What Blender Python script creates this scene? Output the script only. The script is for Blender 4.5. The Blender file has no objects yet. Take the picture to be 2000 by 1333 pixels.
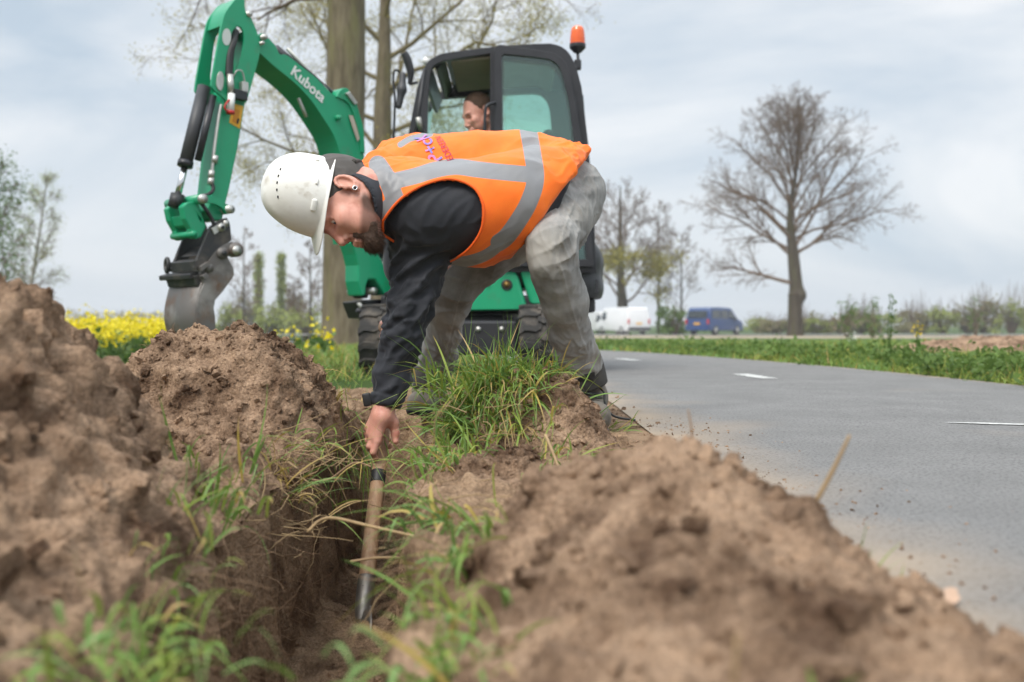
import bpy, bmesh, math, random
import numpy as np
from mathutils import Vector, Matrix, Quaternion
from mathutils.bvhtree import BVHTree
random.seed(7)
S = bpy.context.scene
COL = S.collection
R = math.radians

# ---------------------------------------------------------------- camera
F = 1944.0; HOR = 635.0; CH = 0.34          # focal length and horizon in photo pixels, camera height
cam_d = bpy.data.cameras.new('camera'); cam = bpy.data.objects.new('camera', cam_d); COL.objects.link(cam)
cam.location = (0, 0, CH); cam.rotation_euler = (R(90), 0, 0)
cam_d.sensor_width = 36; cam_d.lens = F/2000*36
cam_d.shift_y = -(666.5-HOR)/2000
cam_d.clip_start = 0.05; cam_d.clip_end = 3000
cam_d.dof.use_dof = True; cam_d.dof.focus_distance = 3.0; cam_d.dof.aperture_fstop = 2.8
S.camera = cam
# ---------------------------------------------------------------- sky
SUN_EL, SUN_AZ = R(52), R(-150)      # azimuth measured from +Y, clockwise
w = bpy.data.worlds.new('World'); S.world = w; w.use_nodes = True
nt = w.node_tree; N = nt.nodes; L = nt.links
bg = N['Background']
sky = N.new('ShaderNodeTexSky'); sky.sky_type = 'NISHITA'; sky.sun_disc = False
sky.sun_elevation = SUN_EL; sky.sun_rotation = SUN_AZ; sky.dust_density = 3.0; sky.air_density = 1.0
tc = N.new('ShaderNodeTexCoord')
mp = N.new('ShaderNodeMapping'); mp.inputs['Scale'].default_value = (1.5, 1.5, 4.2); mp.inputs['Location'].default_value = (2.3, 0.4, 0.2)
L.new(tc.outputs['Generated'], mp.inputs['Vector'])
nz = N.new('ShaderNodeTexNoise'); nz.inputs['Scale'].default_value = 1.6; nz.inputs['Detail'].default_value = 7; nz.inputs['Roughness'].default_value = 0.52
nz.inputs['Distortion'].default_value = 0.5
L.new(mp.outputs['Vector'], nz.inputs['Vector'])
rp = N.new('ShaderNodeValToRGB')
rp.color_ramp.elements[0].position = 0.34; rp.color_ramp.elements[0].color = (5.7, 6.8, 7.9, 1)
rp.color_ramp.elements[1].position = 0.62; rp.color_ramp.elements[1].color = (9.7, 9.95, 10.2, 1)
L.new(nz.outputs['Fac'], rp.inputs['Fac'])
mx = N.new('ShaderNodeMixRGB'); mx.inputs['Fac'].default_value = 0.86
L.new(sky.outputs['Color'], mx.inputs['Color1']); L.new(rp.outputs['Color'], mx.inputs['Color2'])
# an overcast sky is brighter overhead than at the horizon
sx = N.new('ShaderNodeSeparateXYZ'); L.new(tc.outputs['Generated'], sx.inputs['Vector'])
mr = N.new('ShaderNodeMapRange'); mr.interpolation_type = 'SMOOTHSTEP'
for k_, v_ in zip(('From Min', 'From Max', 'To Min', 'To Max'), (0.28, 0.95, 1.0, 2.5)): mr.inputs[k_].default_value = v_
L.new(sx.outputs['Z'], mr.inputs['Value'])
ml = N.new('ShaderNodeVectorMath'); ml.operation = 'SCALE'; L.new(mx.outputs['Color'], ml.inputs[0]); L.new(mr.outputs['Result'], ml.inputs['Scale'])
L.new(ml.outputs['Vector'], bg.inputs['Color']); bg.inputs['Strength'].default_value = 0.1
# ---------------------------------------------------------------- sun behind thin overcast
sl = bpy.data.lights.new('sun', 'SUN'); sl.energy = 2.6; sl.angle = R(24); sl.color = (1.0, 0.95, 0.88)
so = bpy.data.objects.new('sun', sl); COL.objects.link(so)
sd = Vector((math.sin(SUN_AZ)*math.cos(SUN_EL), math.cos(SUN_AZ)*math.cos(SUN_EL), math.sin(SUN_EL)))
so.rotation_euler = sd.to_track_quat('Z', 'Y').to_euler(); so.location = (0, 0, 30)
S.view_settings.view_transform = 'Standard'; S.view_settings.look = 'None'
S.view_settings.exposure = 0.06; S.view_settings.gamma = 1.0
S.cycles.max_bounces = 8; S.cycles.use_denoising = True

# ---------------------------------------------------------------- helpers
def P(px, py, d):
    """the point at distance d that the photograph shows at pixel (px, py)"""
    return Vector(((px-1000)/F*d, d, CH-(py-HOR)/F*d))

def tag(o, label=None, cat=None, group=None, kind=None):
    if label: o['label'] = label
    if cat: o['category'] = cat
    if group: o['group'] = group
    if kind: o['kind'] = kind
    return o

def thing(name, label, cat, loc=(0, 0, 0), group=None):
    o = bpy.data.objects.new(name, None); COL.objects.link(o); o.location = loc
    o.empty_display_size = 0.1
    return tag(o, label, cat, group)

def link(name, me, m=None, parent=None):
    o = bpy.data.objects.new(name, me); COL.objects.link(o)
    if m is not None:
        for q in (m if isinstance(m, (list, tuple)) else [m]): me.materials.append(q)
    if parent is not None:
        o.parent = parent
        if parent.parent is None: o.matrix_parent_inverse = Matrix.Translation(-Vector(parent.location))
    return o

def mk(name, V, Fc, m=None, parent=None, smooth=True, attrs=None, midx=None):
    """a mesh object from numpy vertices and a list of index arrays (each n x k)"""
    me = bpy.data.meshes.new(name)
    V = np.asarray(V, np.float32).reshape(-1, 3)
    if not isinstance(Fc, (list, tuple)): Fc = [Fc]
    Fc = [np.asarray(f, np.int32) for f in Fc if len(f)]
    me.vertices.add(len(V)); me.vertices.foreach_set('co', V.ravel())
    nl = sum(f.size for f in Fc); npoly = sum(len(f) for f in Fc)
    me.loops.add(nl); me.polygons.add(npoly)
    if npoly:
        me.loops.foreach_set('vertex_index', np.concatenate([f.ravel() for f in Fc]))
        tot = np.concatenate([np.full(len(f), f.shape[1], np.int32) for f in Fc])
        st = np.concatenate([[0], np.cumsum(tot)[:-1]]).astype(np.int32)
        me.polygons.foreach_set('loop_start', st)
        me.polygons.foreach_set('loop_total', tot)
        if midx is not None: me.polygons.foreach_set('material_index', np.asarray(midx, np.int32))
    me.update(calc_edges=True); me.validate()
    if npoly: me.polygons.foreach_set('use_smooth', np.full(len(me.polygons), smooth))
    if attrs:
        for k, a in attrs.items():
            at = me.attributes.new(k, 'FLOAT', 'POINT'); at.data.foreach_set('value', np.asarray(a, np.float32))
    return link(name, me, m, parent)

def from_bm(name, bm, m=None, parent=None, smooth=False, bevel=0, seg=2, auto=None):
    bmesh.ops.recalc_face_normals(bm, faces=bm.faces)
    me = bpy.data.meshes.new(name); bm.to_mesh(me); bm.free()
    if smooth:
        for p in me.polygons: p.use_smooth = True
    o = link(name, me, m, parent)
    if bevel:
        b = o.modifiers.new('bevel', 'BEVEL'); b.width = bevel; b.segments = seg; b.limit_method = 'ANGLE'; b.angle_limit = R(35)
        b.harden_normals = False
    return o

# ---------- noise
_rng = np.random.RandomState(11)
_perm = np.concatenate([_rng.permutation(256)]*3).astype(np.int64)
_grad = _rng.normal(size=(256, 3)); _grad /= np.linalg.norm(_grad, axis=1, keepdims=True); _grad = _grad.astype(np.float32)
def noise3(p):
    p = np.asarray(p, np.float32)
    i = np.floor(p).astype(np.int64); f = (p-i).astype(np.float32); i &= 255
    u = f*f*f*(f*(f*6-15)+10)
    out = 0
    for dx in (0, 1):
        wx = u[..., 0] if dx else 1-u[..., 0]
        for dy in (0, 1):
            wy = u[..., 1] if dy else 1-u[..., 1]
            for dz in (0, 1):
                wz = u[..., 2] if dz else 1-u[..., 2]
                h = _perm[_perm[_perm[i[..., 0]+dx]+i[..., 1]+dy]+i[..., 2]+dz]
                g = _grad[h]
                out = out + wx*wy*wz*(g[..., 0]*(f[..., 0]-dx)+g[..., 1]*(f[..., 1]-dy)+g[..., 2]*(f[..., 2]-dz))
    return out*1.6
def fbm(p, octv=4, gain=0.5, lac=2.03, ridge=False, billow=False):
    p = np.asarray(p, np.float32); a = 1.0; s = 0; t = 0
    for k in range(octv):
        n = noise3(p+17.3*k)
        if ridge: n = 1-2*np.abs(n)
        elif billow: n = 2*np.abs(n)-0.6
        s = s+a*n; t += a; a *= gain; p = p*lac
    return s/t
def sstep(a, b, x):
    t = np.clip((x-a)/(b-a), 0, 1); return t*t*(3-2*t)
def col(*a):
    return np.stack(np.broadcast_arrays(*a), -1)
def mesh_normals(V, Fq):
    V = np.asarray(V, np.float64); Nn = np.zeros_like(V)
    for f in (Fq if isinstance(Fq, list) else [Fq]):
        a, b, c = V[f[:, 0]], V[f[:, 1]], V[f[:, 2]]
        d = V[f[:, 3]] if f.shape[1] == 4 else c
        n = np.cross(c-a, d-b) if f.shape[1] == 4 else np.cross(b-a, c-a)
        for k in range(f.shape[1]): np.add.at(Nn, f[:, k], n)
    return Nn/np.maximum(np.linalg.norm(Nn, axis=1, keepdims=True), 1e-9)

# ---------- materials
def mat(name, c, rough=0.6, metal=0.0, c2=None, nscale=8.0, ncon=(0.35, 0.65), detail=5, stretch=(1, 1, 1), bump=0.0, bscale=None, bdist=0.01,
        spec=0.5, coat=0.0, c3=None, n3scale=2.0, c3con=(0.5, 0.7), rough2=None, sub=0.0, trans=0.0, sheen=0.0):
    m = bpy.data.materials.new(name); m.use_nodes = True
    nt = m.node_tree; N = nt.nodes; L = nt.links; b = N['Principled BSDF']
    b.inputs['Base Color'].default_value = (*c, 1); b.inputs['Roughness'].default_value = rough
    b.inputs['Metallic'].default_value = metal; b.inputs['Specular IOR Level'].default_value = spec
    b.inputs['Coat Weight'].default_value = coat
    if sheen: b.inputs['Sheen Weight'].default_value = sheen
    if sub:
        b.inputs['Subsurface Weight'].default_value = sub; b.inputs['Subsurface Radius'].default_value = (0.01, 0.004, 0.002); b.inputs['Subsurface Scale'].default_value = 1.0
    if trans: b.inputs['Transmission Weight'].default_value = trans
    tc = N.new('ShaderNodeTexCoord'); mp = N.new('ShaderNodeMapping'); mp.inputs['Scale'].default_value = stretch
    L.new(tc.outputs['Object'], mp.inputs['Vector'])
    def nz(scale, det=detail):
        n = N.new('ShaderNodeTexNoise'); n.inputs['Scale'].default_value = scale; n.inputs['Detail'].default_value = det; n.inputs['Roughness'].default_value = 0.6
        L.new(mp.outputs['Vector'], n.inputs['Vector']); return n
    cur = None
    if c2 is not None:
        n = nz(nscale); r = N.new('ShaderNodeValToRGB')
        r.color_ramp.elements[0].position = ncon[0]; r.color_ramp.elements[0].color = (*c, 1)
        r.color_ramp.elements[1].position = ncon[1]; r.color_ramp.elements[1].color = (*c2, 1)
        L.new(n.outputs['Fac'], r.inputs['Fac']); cur = r.outputs['Color']
        if rough2 is not None:
            mr = N.new('ShaderNodeMapRange'); mr.inputs['From Min'].default_value = ncon[0]; mr.inputs['From Max'].default_value = ncon[1]
            mr.inputs['To Min'].default_value = rough; mr.inputs['To Max'].default_value = rough2
            L.new(n.outputs['Fac'], mr.inputs['Value']); L.new(mr.outputs['Result'], b.inputs['Roughness'])
    if c3 is not None:
        n = nz(n3scale, 6); r = N.new('ShaderNodeValToRGB')
        r.color_ramp.elements[0].position = c3con[0]; r.color_ramp.elements[0].color = (0, 0, 0, 1)
        r.color_ramp.elements[1].position = c3con[1]; r.color_ramp.elements[1].color = (1, 1, 1, 1)
        L.new(n.outputs['Fac'], r.inputs['Fac'])
        x = N.new('ShaderNodeMixRGB'); L.new(r.outputs['Color'], x.inputs['Fac'])
        if cur is not None: L.new(cur, x.inputs['Color1'])
        else: x.inputs['Color1'].default_value = (*c, 1)
        x.inputs['Color2'].default_value = (*c3, 1); cur = x.outputs['Color']
    if cur is not None: L.new(cur, b.inputs['Base Color'])
    if bump:
        n = nz(bscale or nscale*3, 6); bp = N.new('ShaderNodeBump'); bp.inputs['Strength'].default_value = bump; bp.inputs['Distance'].default_value = bdist
        L.new(n.outputs['Fac'], bp.inputs['Height']); L.new(bp.outputs['Normal'], b.inputs['Normal'])
    m['last'] = ''
    return m

def mix_by_attr(m, attr, c, lo=0.45, hi=0.55, rough=None):
    """over material m, lay colour c where the vertex attribute rises from lo to hi"""
    nt = m.node_tree; N = nt.nodes; L = nt.links; b = N['Principled BSDF']
    a = N.new('ShaderNodeAttribute'); a.attribute_name = attr
    mr = N.new('ShaderNodeMapRange'); mr.inputs['From Min'].default_value = lo; mr.inputs['From Max'].default_value = hi
    L.new(a.outputs['Fac'], mr.inputs['Value'])
    x = N.new('ShaderNodeMixRGB'); L.new(mr.outputs['Result'], x.inputs['Fac'])
    i = b.inputs['Base Color']
    if i.is_linked: L.new(i.links[0].from_socket, x.inputs['Color1'])
    else: x.inputs['Color1'].default_value = i.default_value
    x.inputs['Color2'].default_value = (*c, 1); L.new(x.outputs['Color'], i)
    if rough is not None:
        y = N.new('ShaderNodeMix'); y.data_type = 'FLOAT'; L.new(mr.outputs['Result'], y.inputs[0])
        ri = b.inputs['Roughness']
        if ri.is_linked: L.new(ri.links[0].from_socket, y.inputs[2])
        else: y.inputs[2].default_value = ri.default_value
        y.inputs[3].default_value = rough; L.new(y.outputs[0], ri)
    return m

# ---------- tubes
def tubes(lines, sides=5):
    """lines: list of (points n x 3, radii n) -> vertices, faces of all tubes"""
    Vs, Qs, off = [], [], 0
    ang = np.arange(sides)*2*math.pi/sides; ca, sa = np.cos(ang), np.sin(ang)
    for pts, rad in lines:
        p = np.asarray(pts, float); n = len(p); rad = np.broadcast_to(np.asarray(rad, float), (n,))
        t = np.gradient(p, axis=0); t /= np.maximum(np.linalg.norm(t, axis=1, keepdims=True), 1e-9)
        ref = np.array([0.31, 0.23, 0.92]) if abs(t[:, 2]).mean() < 0.8 else np.array([0.95, 0.3, 0.05])
        u = np.cross(t, ref); u /= np.maximum(np.linalg.norm(u, axis=1, keepdims=True), 1e-9); v = np.cross(t, u)
        ring = p[:, None]+rad[:, None, None]*(u[:, None]*ca[None, :, None]+v[:, None]*sa[None, :, None])
        Vs.append(ring.reshape(-1, 3))
        i = np.arange(n-1)[:, None]*sides; j = np.arange(sides)[None]; j2 = (j+1) % sides
        q = np.stack([i+j, i+j2, i+sides+j2, i+sides+j], -1).reshape(-1, 4)+off
        Qs.append(q); off += n*sides
    return np.concatenate(Vs), np.concatenate(Qs)
def smooth_line(pts, n=24):
    p = np.array([list(q) for q in pts], float); k = len(p)
    t = np.linspace(0, k-1, n); out = []
    for x in t:
        i = min(int(x), k-2); f = x-i
        p0, p1, p2, p3 = p[max(i-1, 0)], p[i], p[i+1], p[min(i+2, k-1)]
        out.append(0.5*((2*p1)+(-p0+p2)*f+(2*p0-5*p1+4*p2-p3)*f*f+(-p0+3*p1-3*p2+p3)*f**3))
    return np.array(out)
def tube_obj(name, pts, r, m, parent=None, sides=10, n=24, caps=True):
    p = smooth_line(pts, n) if len(pts) > 2 else np.array([list(q) for q in pts], float)
    rr = np.interp(np.linspace(0, 1, len(p)), np.linspace(0, 1, len(r)), r) if hasattr(r, '__len__') else np.full(len(p), r)
    V, Q = tubes([(p, rr)], sides)
    fc = [Q]
    if caps:
        fc.append(np.arange(sides)[None, ::-1]); fc.append(np.arange(len(V)-sides, len(V))[None])
    return mk(name, V, fc, m, parent)

# ---------- signed distance solids
class SDF:
    def __init__(s, lo, hi, h):
        s.lo = np.array(lo, float); s.h = h; s.n = np.ceil((np.array(hi, float)-s.lo)/h).astype(int)+1
        s.D = np.full(tuple(s.n), 1.0, np.float32)
        s.ax = [(s.lo[i]+np.arange(s.n[i])*h).astype(np.float32) for i in range(3)]
    def sub(s, lo, hi):
        a = np.clip(np.floor((np.array(lo)-s.lo)/s.h).astype(int), 0, s.n); b = np.clip(np.ceil((np.array(hi)-s.lo)/s.h).astype(int)+1, 0, s.n)
        if np.any(b <= a): return None
        sl = tuple(slice(a[i], b[i]) for i in range(3))
        return sl, s.ax[0][sl[0]][:, None, None], s.ax[1][sl[1]][None, :, None], s.ax[2][sl[2]][None, None, :]
    def put(s, sl, d, k, op):
        D = s.D[sl]
        if op == 'add':
            if k > 0:
                h = np.clip(0.5+0.5*(D-d)/k, 0, 1); s.D[sl] = D+(d-D)*h-k*h*(1-h)
            else: s.D[sl] = np.minimum(D, d)
        else:
            d = -d
            if k > 0:
                h = np.clip(0.5-0.5*(D-d)/k, 0, 1); s.D[sl] = D+(d-D)*h+k*h*(1-h)
            else: s.D[sl] = np.maximum(D, d)
    def cone(s, a, b, ra, rb, k=0.02, op='add'):
        a = np.array(a, float); b = np.array(b, float); pad = max(ra, rb)+k+4*s.h
        g = s.sub(np.minimum(a, b)-pad, np.maximum(a, b)+pad)
        if g is None: return
        sl, X, Y, Z = g; ab = b-a; L2 = max(ab@ab, 1e-12)
        t = np.clip(((X-a[0])*ab[0]+(Y-a[1])*ab[1]+(Z-a[2])*ab[2])/L2, 0, 1).astype(np.float32)
        d = np.sqrt((X-a[0]-t*ab[0])**2+(Y-a[1]-t*ab[1])**2+(Z-a[2]-t*ab[2])**2)-(ra+(rb-ra)*t)
        s.put(sl, d.astype(np.float32), k, op)
    def ball(s, c, r, k=0.02, op='add'): s.cone(c, c, r, r, k, op)
    def chain(s, pts, k=0.02, op='add'):
        """pts: list of (point, radius)"""
        for (a, ra), (b, rb) in zip(pts[:-1], pts[1:]): s.cone(a, b, ra, rb, k, op)
    def ell(s, c, rad, M=None, k=0.02, op='add'):
        c = np.array(c, float); rad = np.array(rad, float); pad = rad.max()+k+4*s.h
        g = s.sub(c-pad, c+pad)
        if g is None: return
        sl, X, Y, Z = g; X = X-c[0]; Y = Y-c[1]; Z = Z-c[2]
        M = np.eye(3) if M is None else np.array(M, float)      # rows: local axes
        q = [(X*M[i, 0]+Y*M[i, 1]+Z*M[i, 2]) for i in range(3)]
        k0 = np.sqrt(sum((q[i]/rad[i])**2 for i in range(3))); k1 = np.sqrt(sum((q[i]/rad[i]**2)**2 for i in range(3)))
        d = np.where(k0 < 1e-4, -rad.min(), k0*(k0-1)/np.maximum(k1, 1e-6))
        s.put(sl, d.astype(np.float32), k, op)
    def half(s, p, n, k=0.0):
        """cut away the side n points to"""
        p = np.array(p, float); n = np.array(n, float); n /= np.linalg.norm(n)
        X, Y, Z = s.ax[0][:, None, None], s.ax[1][None, :, None], s.ax[2][None, None, :]
        d = ((X-p[0])*n[0]+(Y-p[1])*n[1]+(Z-p[2])*n[2]).astype(np.float32)
        s.put((slice(None),)*3, -d, k, 'sub')
    def mesh(s):
        D = s.D; S_ = D < 0
        n = np.array(D.shape)-1
        c = np.zeros(tuple(n), np.uint8)
        for i in (0, 1):
            for j in (0, 1):
                for k in (0, 1): c += S_[i:n[0]+i, j:n[1]+j, k:n[2]+k]
        act = (c > 0) & (c < 8); I = np.argwhere(act); idx = np.full(tuple(n), -1, np.int32); idx[act] = np.arange(len(I))
        corner = {(i, j, k): D[I[:, 0]+i, I[:, 1]+j, I[:, 2]+k] for i in (0, 1) for j in (0, 1) for k in (0, 1)}
        acc = np.zeros((len(I), 3)); cnt = np.zeros(len(I))
        for ax in range(3):
            for u in (0, 1):
                for v in (0, 1):
                    a = [u, v]; a.insert(ax, 0); b = list(a); b[ax] = 1
                    da, db = corner[tuple(a)], corner[tuple(b)]; m_ = (da < 0) != (db < 0)
                    t = np.where(m_, da/np.where(m_, da-db, 1), 0)
                    p = np.repeat(np.array(a, float)[None], len(I), 0); p[:, ax] = t
                    acc += p*m_[:, None]; cnt += m_
        V = (I+acc/cnt[:, None])*s.h+s.lo
        quads = []
        for ax in range(3):
            sl0 = [slice(None)]*3; sl1 = [slice(None)]*3; sl0[ax] = slice(0, -1); sl1[ax] = slice(1, None)
            a, b = S_[tuple(sl0)], S_[tuple(sl1)]; E = np.argwhere(a != b)
            o1, o2 = (ax+1) % 3, (ax+2) % 3
            E = E[(E[:, o1] > 0) & (E[:, o2] > 0) & (E[:, o1] < n[o1]) & (E[:, o2] < n[o2])]
            ins = a[E[:, 0], E[:, 1], E[:, 2]]
            def cell(p, q):
                e = E.copy(); e[:, o1] -= p; e[:, o2] -= q; return idx[e[:, 0], e[:, 1], e[:, 2]]
            q = np.stack([cell(0, 0), cell(1, 0), cell(1, 1), cell(0, 1)], -1)
            q[~ins] = q[~ins][:, ::-1]
            quads.append(q)
        return V, np.concatenate(quads)
def relax(V, Q, it=2, lam=0.5):
    for _ in range(it):
        acc = np.zeros_like(V); cnt = np.zeros(len(V))
        for k in range(4):
            a, b = Q[:, k], Q[:, (k+1) % 4]
            for x, y in ((a, b), (b, a)):
                for c in range(3): acc[:, c] += np.bincount(x, V[y, c], len(V))
                cnt += np.bincount(x, minlength=len(V))
        V = V+(acc/np.maximum(cnt, 1)[:, None]-V)*lam
    return V
def normals_q(V, Q):
    n = np.cross(V[Q[:, 2]]-V[Q[:, 0]], V[Q[:, 3]]-V[Q[:, 1]]); N_ = np.zeros_like(V)
    for k in range(4):
        for c in range(3): N_[:, c] += np.bincount(Q[:, k], n[:, c], len(V))
    return N_/np.maximum(np.linalg.norm(N_, axis=1, keepdims=True), 1e-12)
def pix(V):
    V = np.asarray(V); return np.stack([1000+F*V[:, 0]/V[:, 1], HOR-F*(V[:, 2]-CH)/V[:, 1]], -1)
# ================================================================ THE GROUND
def trench_c(y): return np.interp(y, [0, .5, 1.0, 1.6, 2.5, 3.0, 3.6, 4.2], [-.20, -.22, -.265, -.335, -.405, -.425, -.45, -.48])
def trench_w(y): return np.interp(y, [0, 1.0, 2.0, 3.0, 3.7], [.15, .155, .175, .15, .12])
def path_x(y): return 1.65-0.019*np.maximum(y-4, 0)**2*np.where(y > 26, 0, 1)-np.where(y > 26, 0.019*22**2+0.84*(y-26), 0)
def base_z(x, y):
    z = -0.0068*np.clip(y-12, 0, 73)
    z = z-0.38*sstep(-2.4, -4.0, x)*sstep(7, 10.5, y)
    z = z+0.03*fbm(col(x*0.7, y*0.7, x*0), 3)*sstep(2.4, 3.4, np.abs(x-path_x(y)))
    return z
def ground_z(x, y):
    z = base_z(x, y)
    c = trench_c(y)+0.035*noise3(col(x*0+3.1, y*3.0, x*0))+0.012*noise3(col(x*0+1.1, y*11.0, x*0))
    wd = trench_w(y)+0.02*noise3(col(x*0+8.1, y*2.3, x*0))
    z = z+0.055*np.exp(-((x+.30)/.34)**2-((y-3.85)/.40)**2)
    u = np.abs(x-c)
    end = 1-sstep(3.35, 3.95, y)
    prof = 1-sstep(wd-0.035, wd+0.03, u)
    floor = 0.50-.01*np.exp(-((y-2.72)/.25)**2-((x+.41)/.16)**2)+0.03*noise3(col(x*5, y*5, x*0))+0.05*(u/np.maximum(wd, .05))**2*-1
    return z-np.clip(floor, 0, 1)*prof*end
def axis(*seg):
    return np.unique(np.concatenate([np.linspace(a, b, n) for a, b, n in seg]))
def grid(xs, ys):
    X, Y = np.meshgrid(xs, ys, indexing='ij'); n, m_ = X.shape
    i = np.arange(n-1)[:, None]*m_+np.arange(m_-1)[None]
    return X, Y, np.stack([i, i+m_, i+m_+1, i+1], -1).reshape(-1, 4)
def soil_disp(p, a=1.0):
    cl = 0.030*np.clip(noise3(p*15+3)-.08, 0, 1)-0.050*np.clip(noise3(p*9+9)-.22, 0, 1)+0.012*np.clip(noise3(p*34+1)-.1, 0, 1)
    p = p+.012*np.stack([noise3(p*22), noise3(p*22+7), noise3(p*22+13)], -1)
    return a*(cl+0.022*fbm(p*7, 3)+0.017*fbm(p*17, 3, billow=True)+0.0075*fbm(p*48+5, 3, billow=True)+0.0035*fbm(p*105, 2, billow=True)+0.002*noise3(p*190))

def soil_mat(name, dry=(0.455, 0.312, 0.208), wet=(0.128, 0.077, 0.048)):
    m = bpy.data.materials.new(name); m.use_nodes = True; nt = m.node_tree; N = nt.nodes; L = nt.links; b = N['Principled BSDF']
    b.inputs['Roughness'].default_value = 0.95; b.inputs['Specular IOR Level'].default_value = 0.15
    tc = N.new('ShaderNodeTexCoord')
    def nz(s, d, r=0.6):
        n = N.new('ShaderNodeTexNoise'); n.inputs['Scale'].default_value = s; n.inputs['Detail'].default_value = d; n.inputs['Roughness'].default_value = r
        L.new(tc.outputs['Object'], n.inputs['Vector']); return n
    n1 = nz(6.5, 9, 0.68); r1 = N.new('ShaderNodeValToRGB'); e = r1.color_ramp.elements
    e[0].position = 0.38; e[0].color = (*wet, 1); e[1].position = 0.57; e[1].color = (*dry, 1)
    L.new(n1.outputs['Fac'], r1.inputs['Fac'])
    n2 = nz(160, 3); r2 = N.new('ShaderNodeValToRGB'); e = r2.color_ramp.elements
    e[0].position = 0.3; e[0].color = (0.62, 0.60, 0.58, 1); e[1].position = 0.72; e[1].color = (1.16, 1.14, 1.12, 1)
    L.new(n2.outputs['Fac'], r2.inputs['Fac'])
    x = N.new('ShaderNodeMixRGB'); x.blend_type = 'MULTIPLY'; x.inputs['Fac'].default_value = 1
    L.new(r1.outputs['Color'], x.inputs['Color1']); L.new(r2.outputs['Color'], x.inputs['Color2']); L.new(x.outputs['Color'], b.inputs['Base Color'])
    n3 = nz(38, 8, 0.68); bp = N.new('ShaderNodeBump'); bp.inputs['Strength'].default_value = 0.9; bp.inputs['Distance'].default_value = 0.02
    L.new(n3.outputs['Fac'], bp.inputs['Height'])
    n4 = nz(260, 3, 0.6); b2 = N.new('ShaderNodeBump'); b2.inputs['Strength'].default_value = 0.6; b2.inputs['Distance'].default_value = 0.004
    L.new(n4.outputs['Fac'], b2.inputs['Height']); vo = N.new('ShaderNodeTexVoronoi'); vo.inputs['Scale'].default_value = 95; L.new(tc.outputs['Object'], vo.inputs['Vector'])
    b3 = N.new('ShaderNodeBump'); b3.inputs['Strength'].default_value = 0.55; b3.inputs['Distance'].default_value = 0.008; b3.invert = True
    L.new(vo.outputs['Distance'], b3.inputs['Height']); L.new(bp.outputs['Normal'], b3.inputs['Normal']); L.new(b3.outputs['Normal'], b2.inputs['Normal']); L.new(b2.outputs['Normal'], b.inputs['Normal'])
    return m
M_soil = soil_mat('loose soil')
M_ground = soil_mat('verge soil', (0.40, 0.275, 0.175), (0.16, 0.10, 0.06))
mix_by_attr(M_ground, 'turf', (0.05, 0.085, 0.02), 0.35, 0.65)
mix_by_attr(M_ground, 'sand', (0.36, 0.30, 0.22), 0.3, 0.7)

xs = axis((-900, -60, 12), (-60, -6, 28), (-6, -1.3, 70), (-1.3, -.75, 28), (-.75, 0.05, 120), (0.05, 0.7, 45), (0.7, 6, 50), (6, 60, 40), (60, 900, 12))
ys = axis((-40, -2, 6), (-2, 0.4, 12), (0.4, 4.2, 320), (4.2, 9, 110), (9, 30, 80), (30, 100, 40), (100, 2500, 16))
X, Y, Q = grid(xs, ys)
Z = ground_z(X, Y)
pu = np.abs(X-path_x(Y)); Z = Z-0.022*(1-sstep(1.08, 1.17, pu))*(Y < 40)
V = np.stack([X, Y, Z], -1).reshape(-1, 3)
nr = normals_q(V, Q)
near = ((V[:, 0] > -2.2) & (V[:, 0] < 0.35) & (V[:, 1] > 0.3) & (V[:, 1] < 7))*(1-sstep(5, 7, V[:, 1]))
V = V+nr*(soil_disp(V, 0.9)*near)[:, None]
soilz = np.exp(-((V[:, 0]+0.30)/0.98)**4)*(1-sstep(4.3, 6.0, V[:, 1]+0.6*noise3(V*1.3)))
turf = 1-np.clip(soilz*1.5, 0, 1)
sand = sstep(36, 42, V[:, 1])*(1-sstep(64, 66, V[:, 1]))*sstep(-8, 0, V[:, 0])*0.9
g = mk('ground', V, Q, M_ground, attrs={'turf': turf*(1-0*sand), 'sand': sand}); tag(g, kind='structure')

# ---- the cycle path with its worn dashes
M_asph = mat('asphalt', (0.172, 0.168, 0.162), 0.9, c2=(0.225, 0.22, 0.212), nscale=3.2, ncon=(0.3, 0.7), detail=9, bump=0.8, bscale=150, bdist=0.008, spec=0.35, c3=(0.085, 0.083, 0.08), n3scale=120, c3con=(0.5, 0.66))
yy = np.linspace(-3, 34, 520); cc = path_x(yy); dx = np.gradient(cc, yy); nn = np.stack([np.ones_like(yy), -dx], -1)/np.sqrt(1+dx**2)[:, None]
wl = np.linspace(-1.22, 1.22, 41); nw = 41
Vp = np.array([[c+n[0]*k, y+n[1]*k, -0.0068*max(y-12, 0)+0.011-0.006*(k/1.2)**2] for c, y, n in zip(cc, yy, nn) for k in wl])
ii = np.arange(len(yy)-1)[:, None]*nw+np.arange(nw-1)[None]
kk = np.tile(wl, len(yy)); ed_ = np.minimum(kk+1.22, (1.22-kk)*2.2)
dust = np.clip(np.exp(-ed_/.16)*(.75+.9*fbm(Vp*3.1, 3))*(1+.8*np.exp(-((Vp[:, 1]-2.6)/1.6)**2)) + .55*np.clip(fbm(Vp*1.7+5, 3)-.12, 0, 1), 0, 1)
mix_by_attr(M_asph, 'dust', (.40, .31, .22), .15, 1.15)
pth = mk('cycle_path', Vp, np.stack([ii, ii+1, ii+nw+1, ii+nw], -1).reshape(-1, 4), M_asph, attrs={'dust': dust}); tag(pth, kind='structure')
M_paint = mat('worn road paint', (0.56, 0.56, 0.53), 0.8, c2=(0.28, 0.28, 0.27), nscale=34, ncon=(0.46, 0.68), bump=0.3, bscale=160, bdist=0.003)
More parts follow.
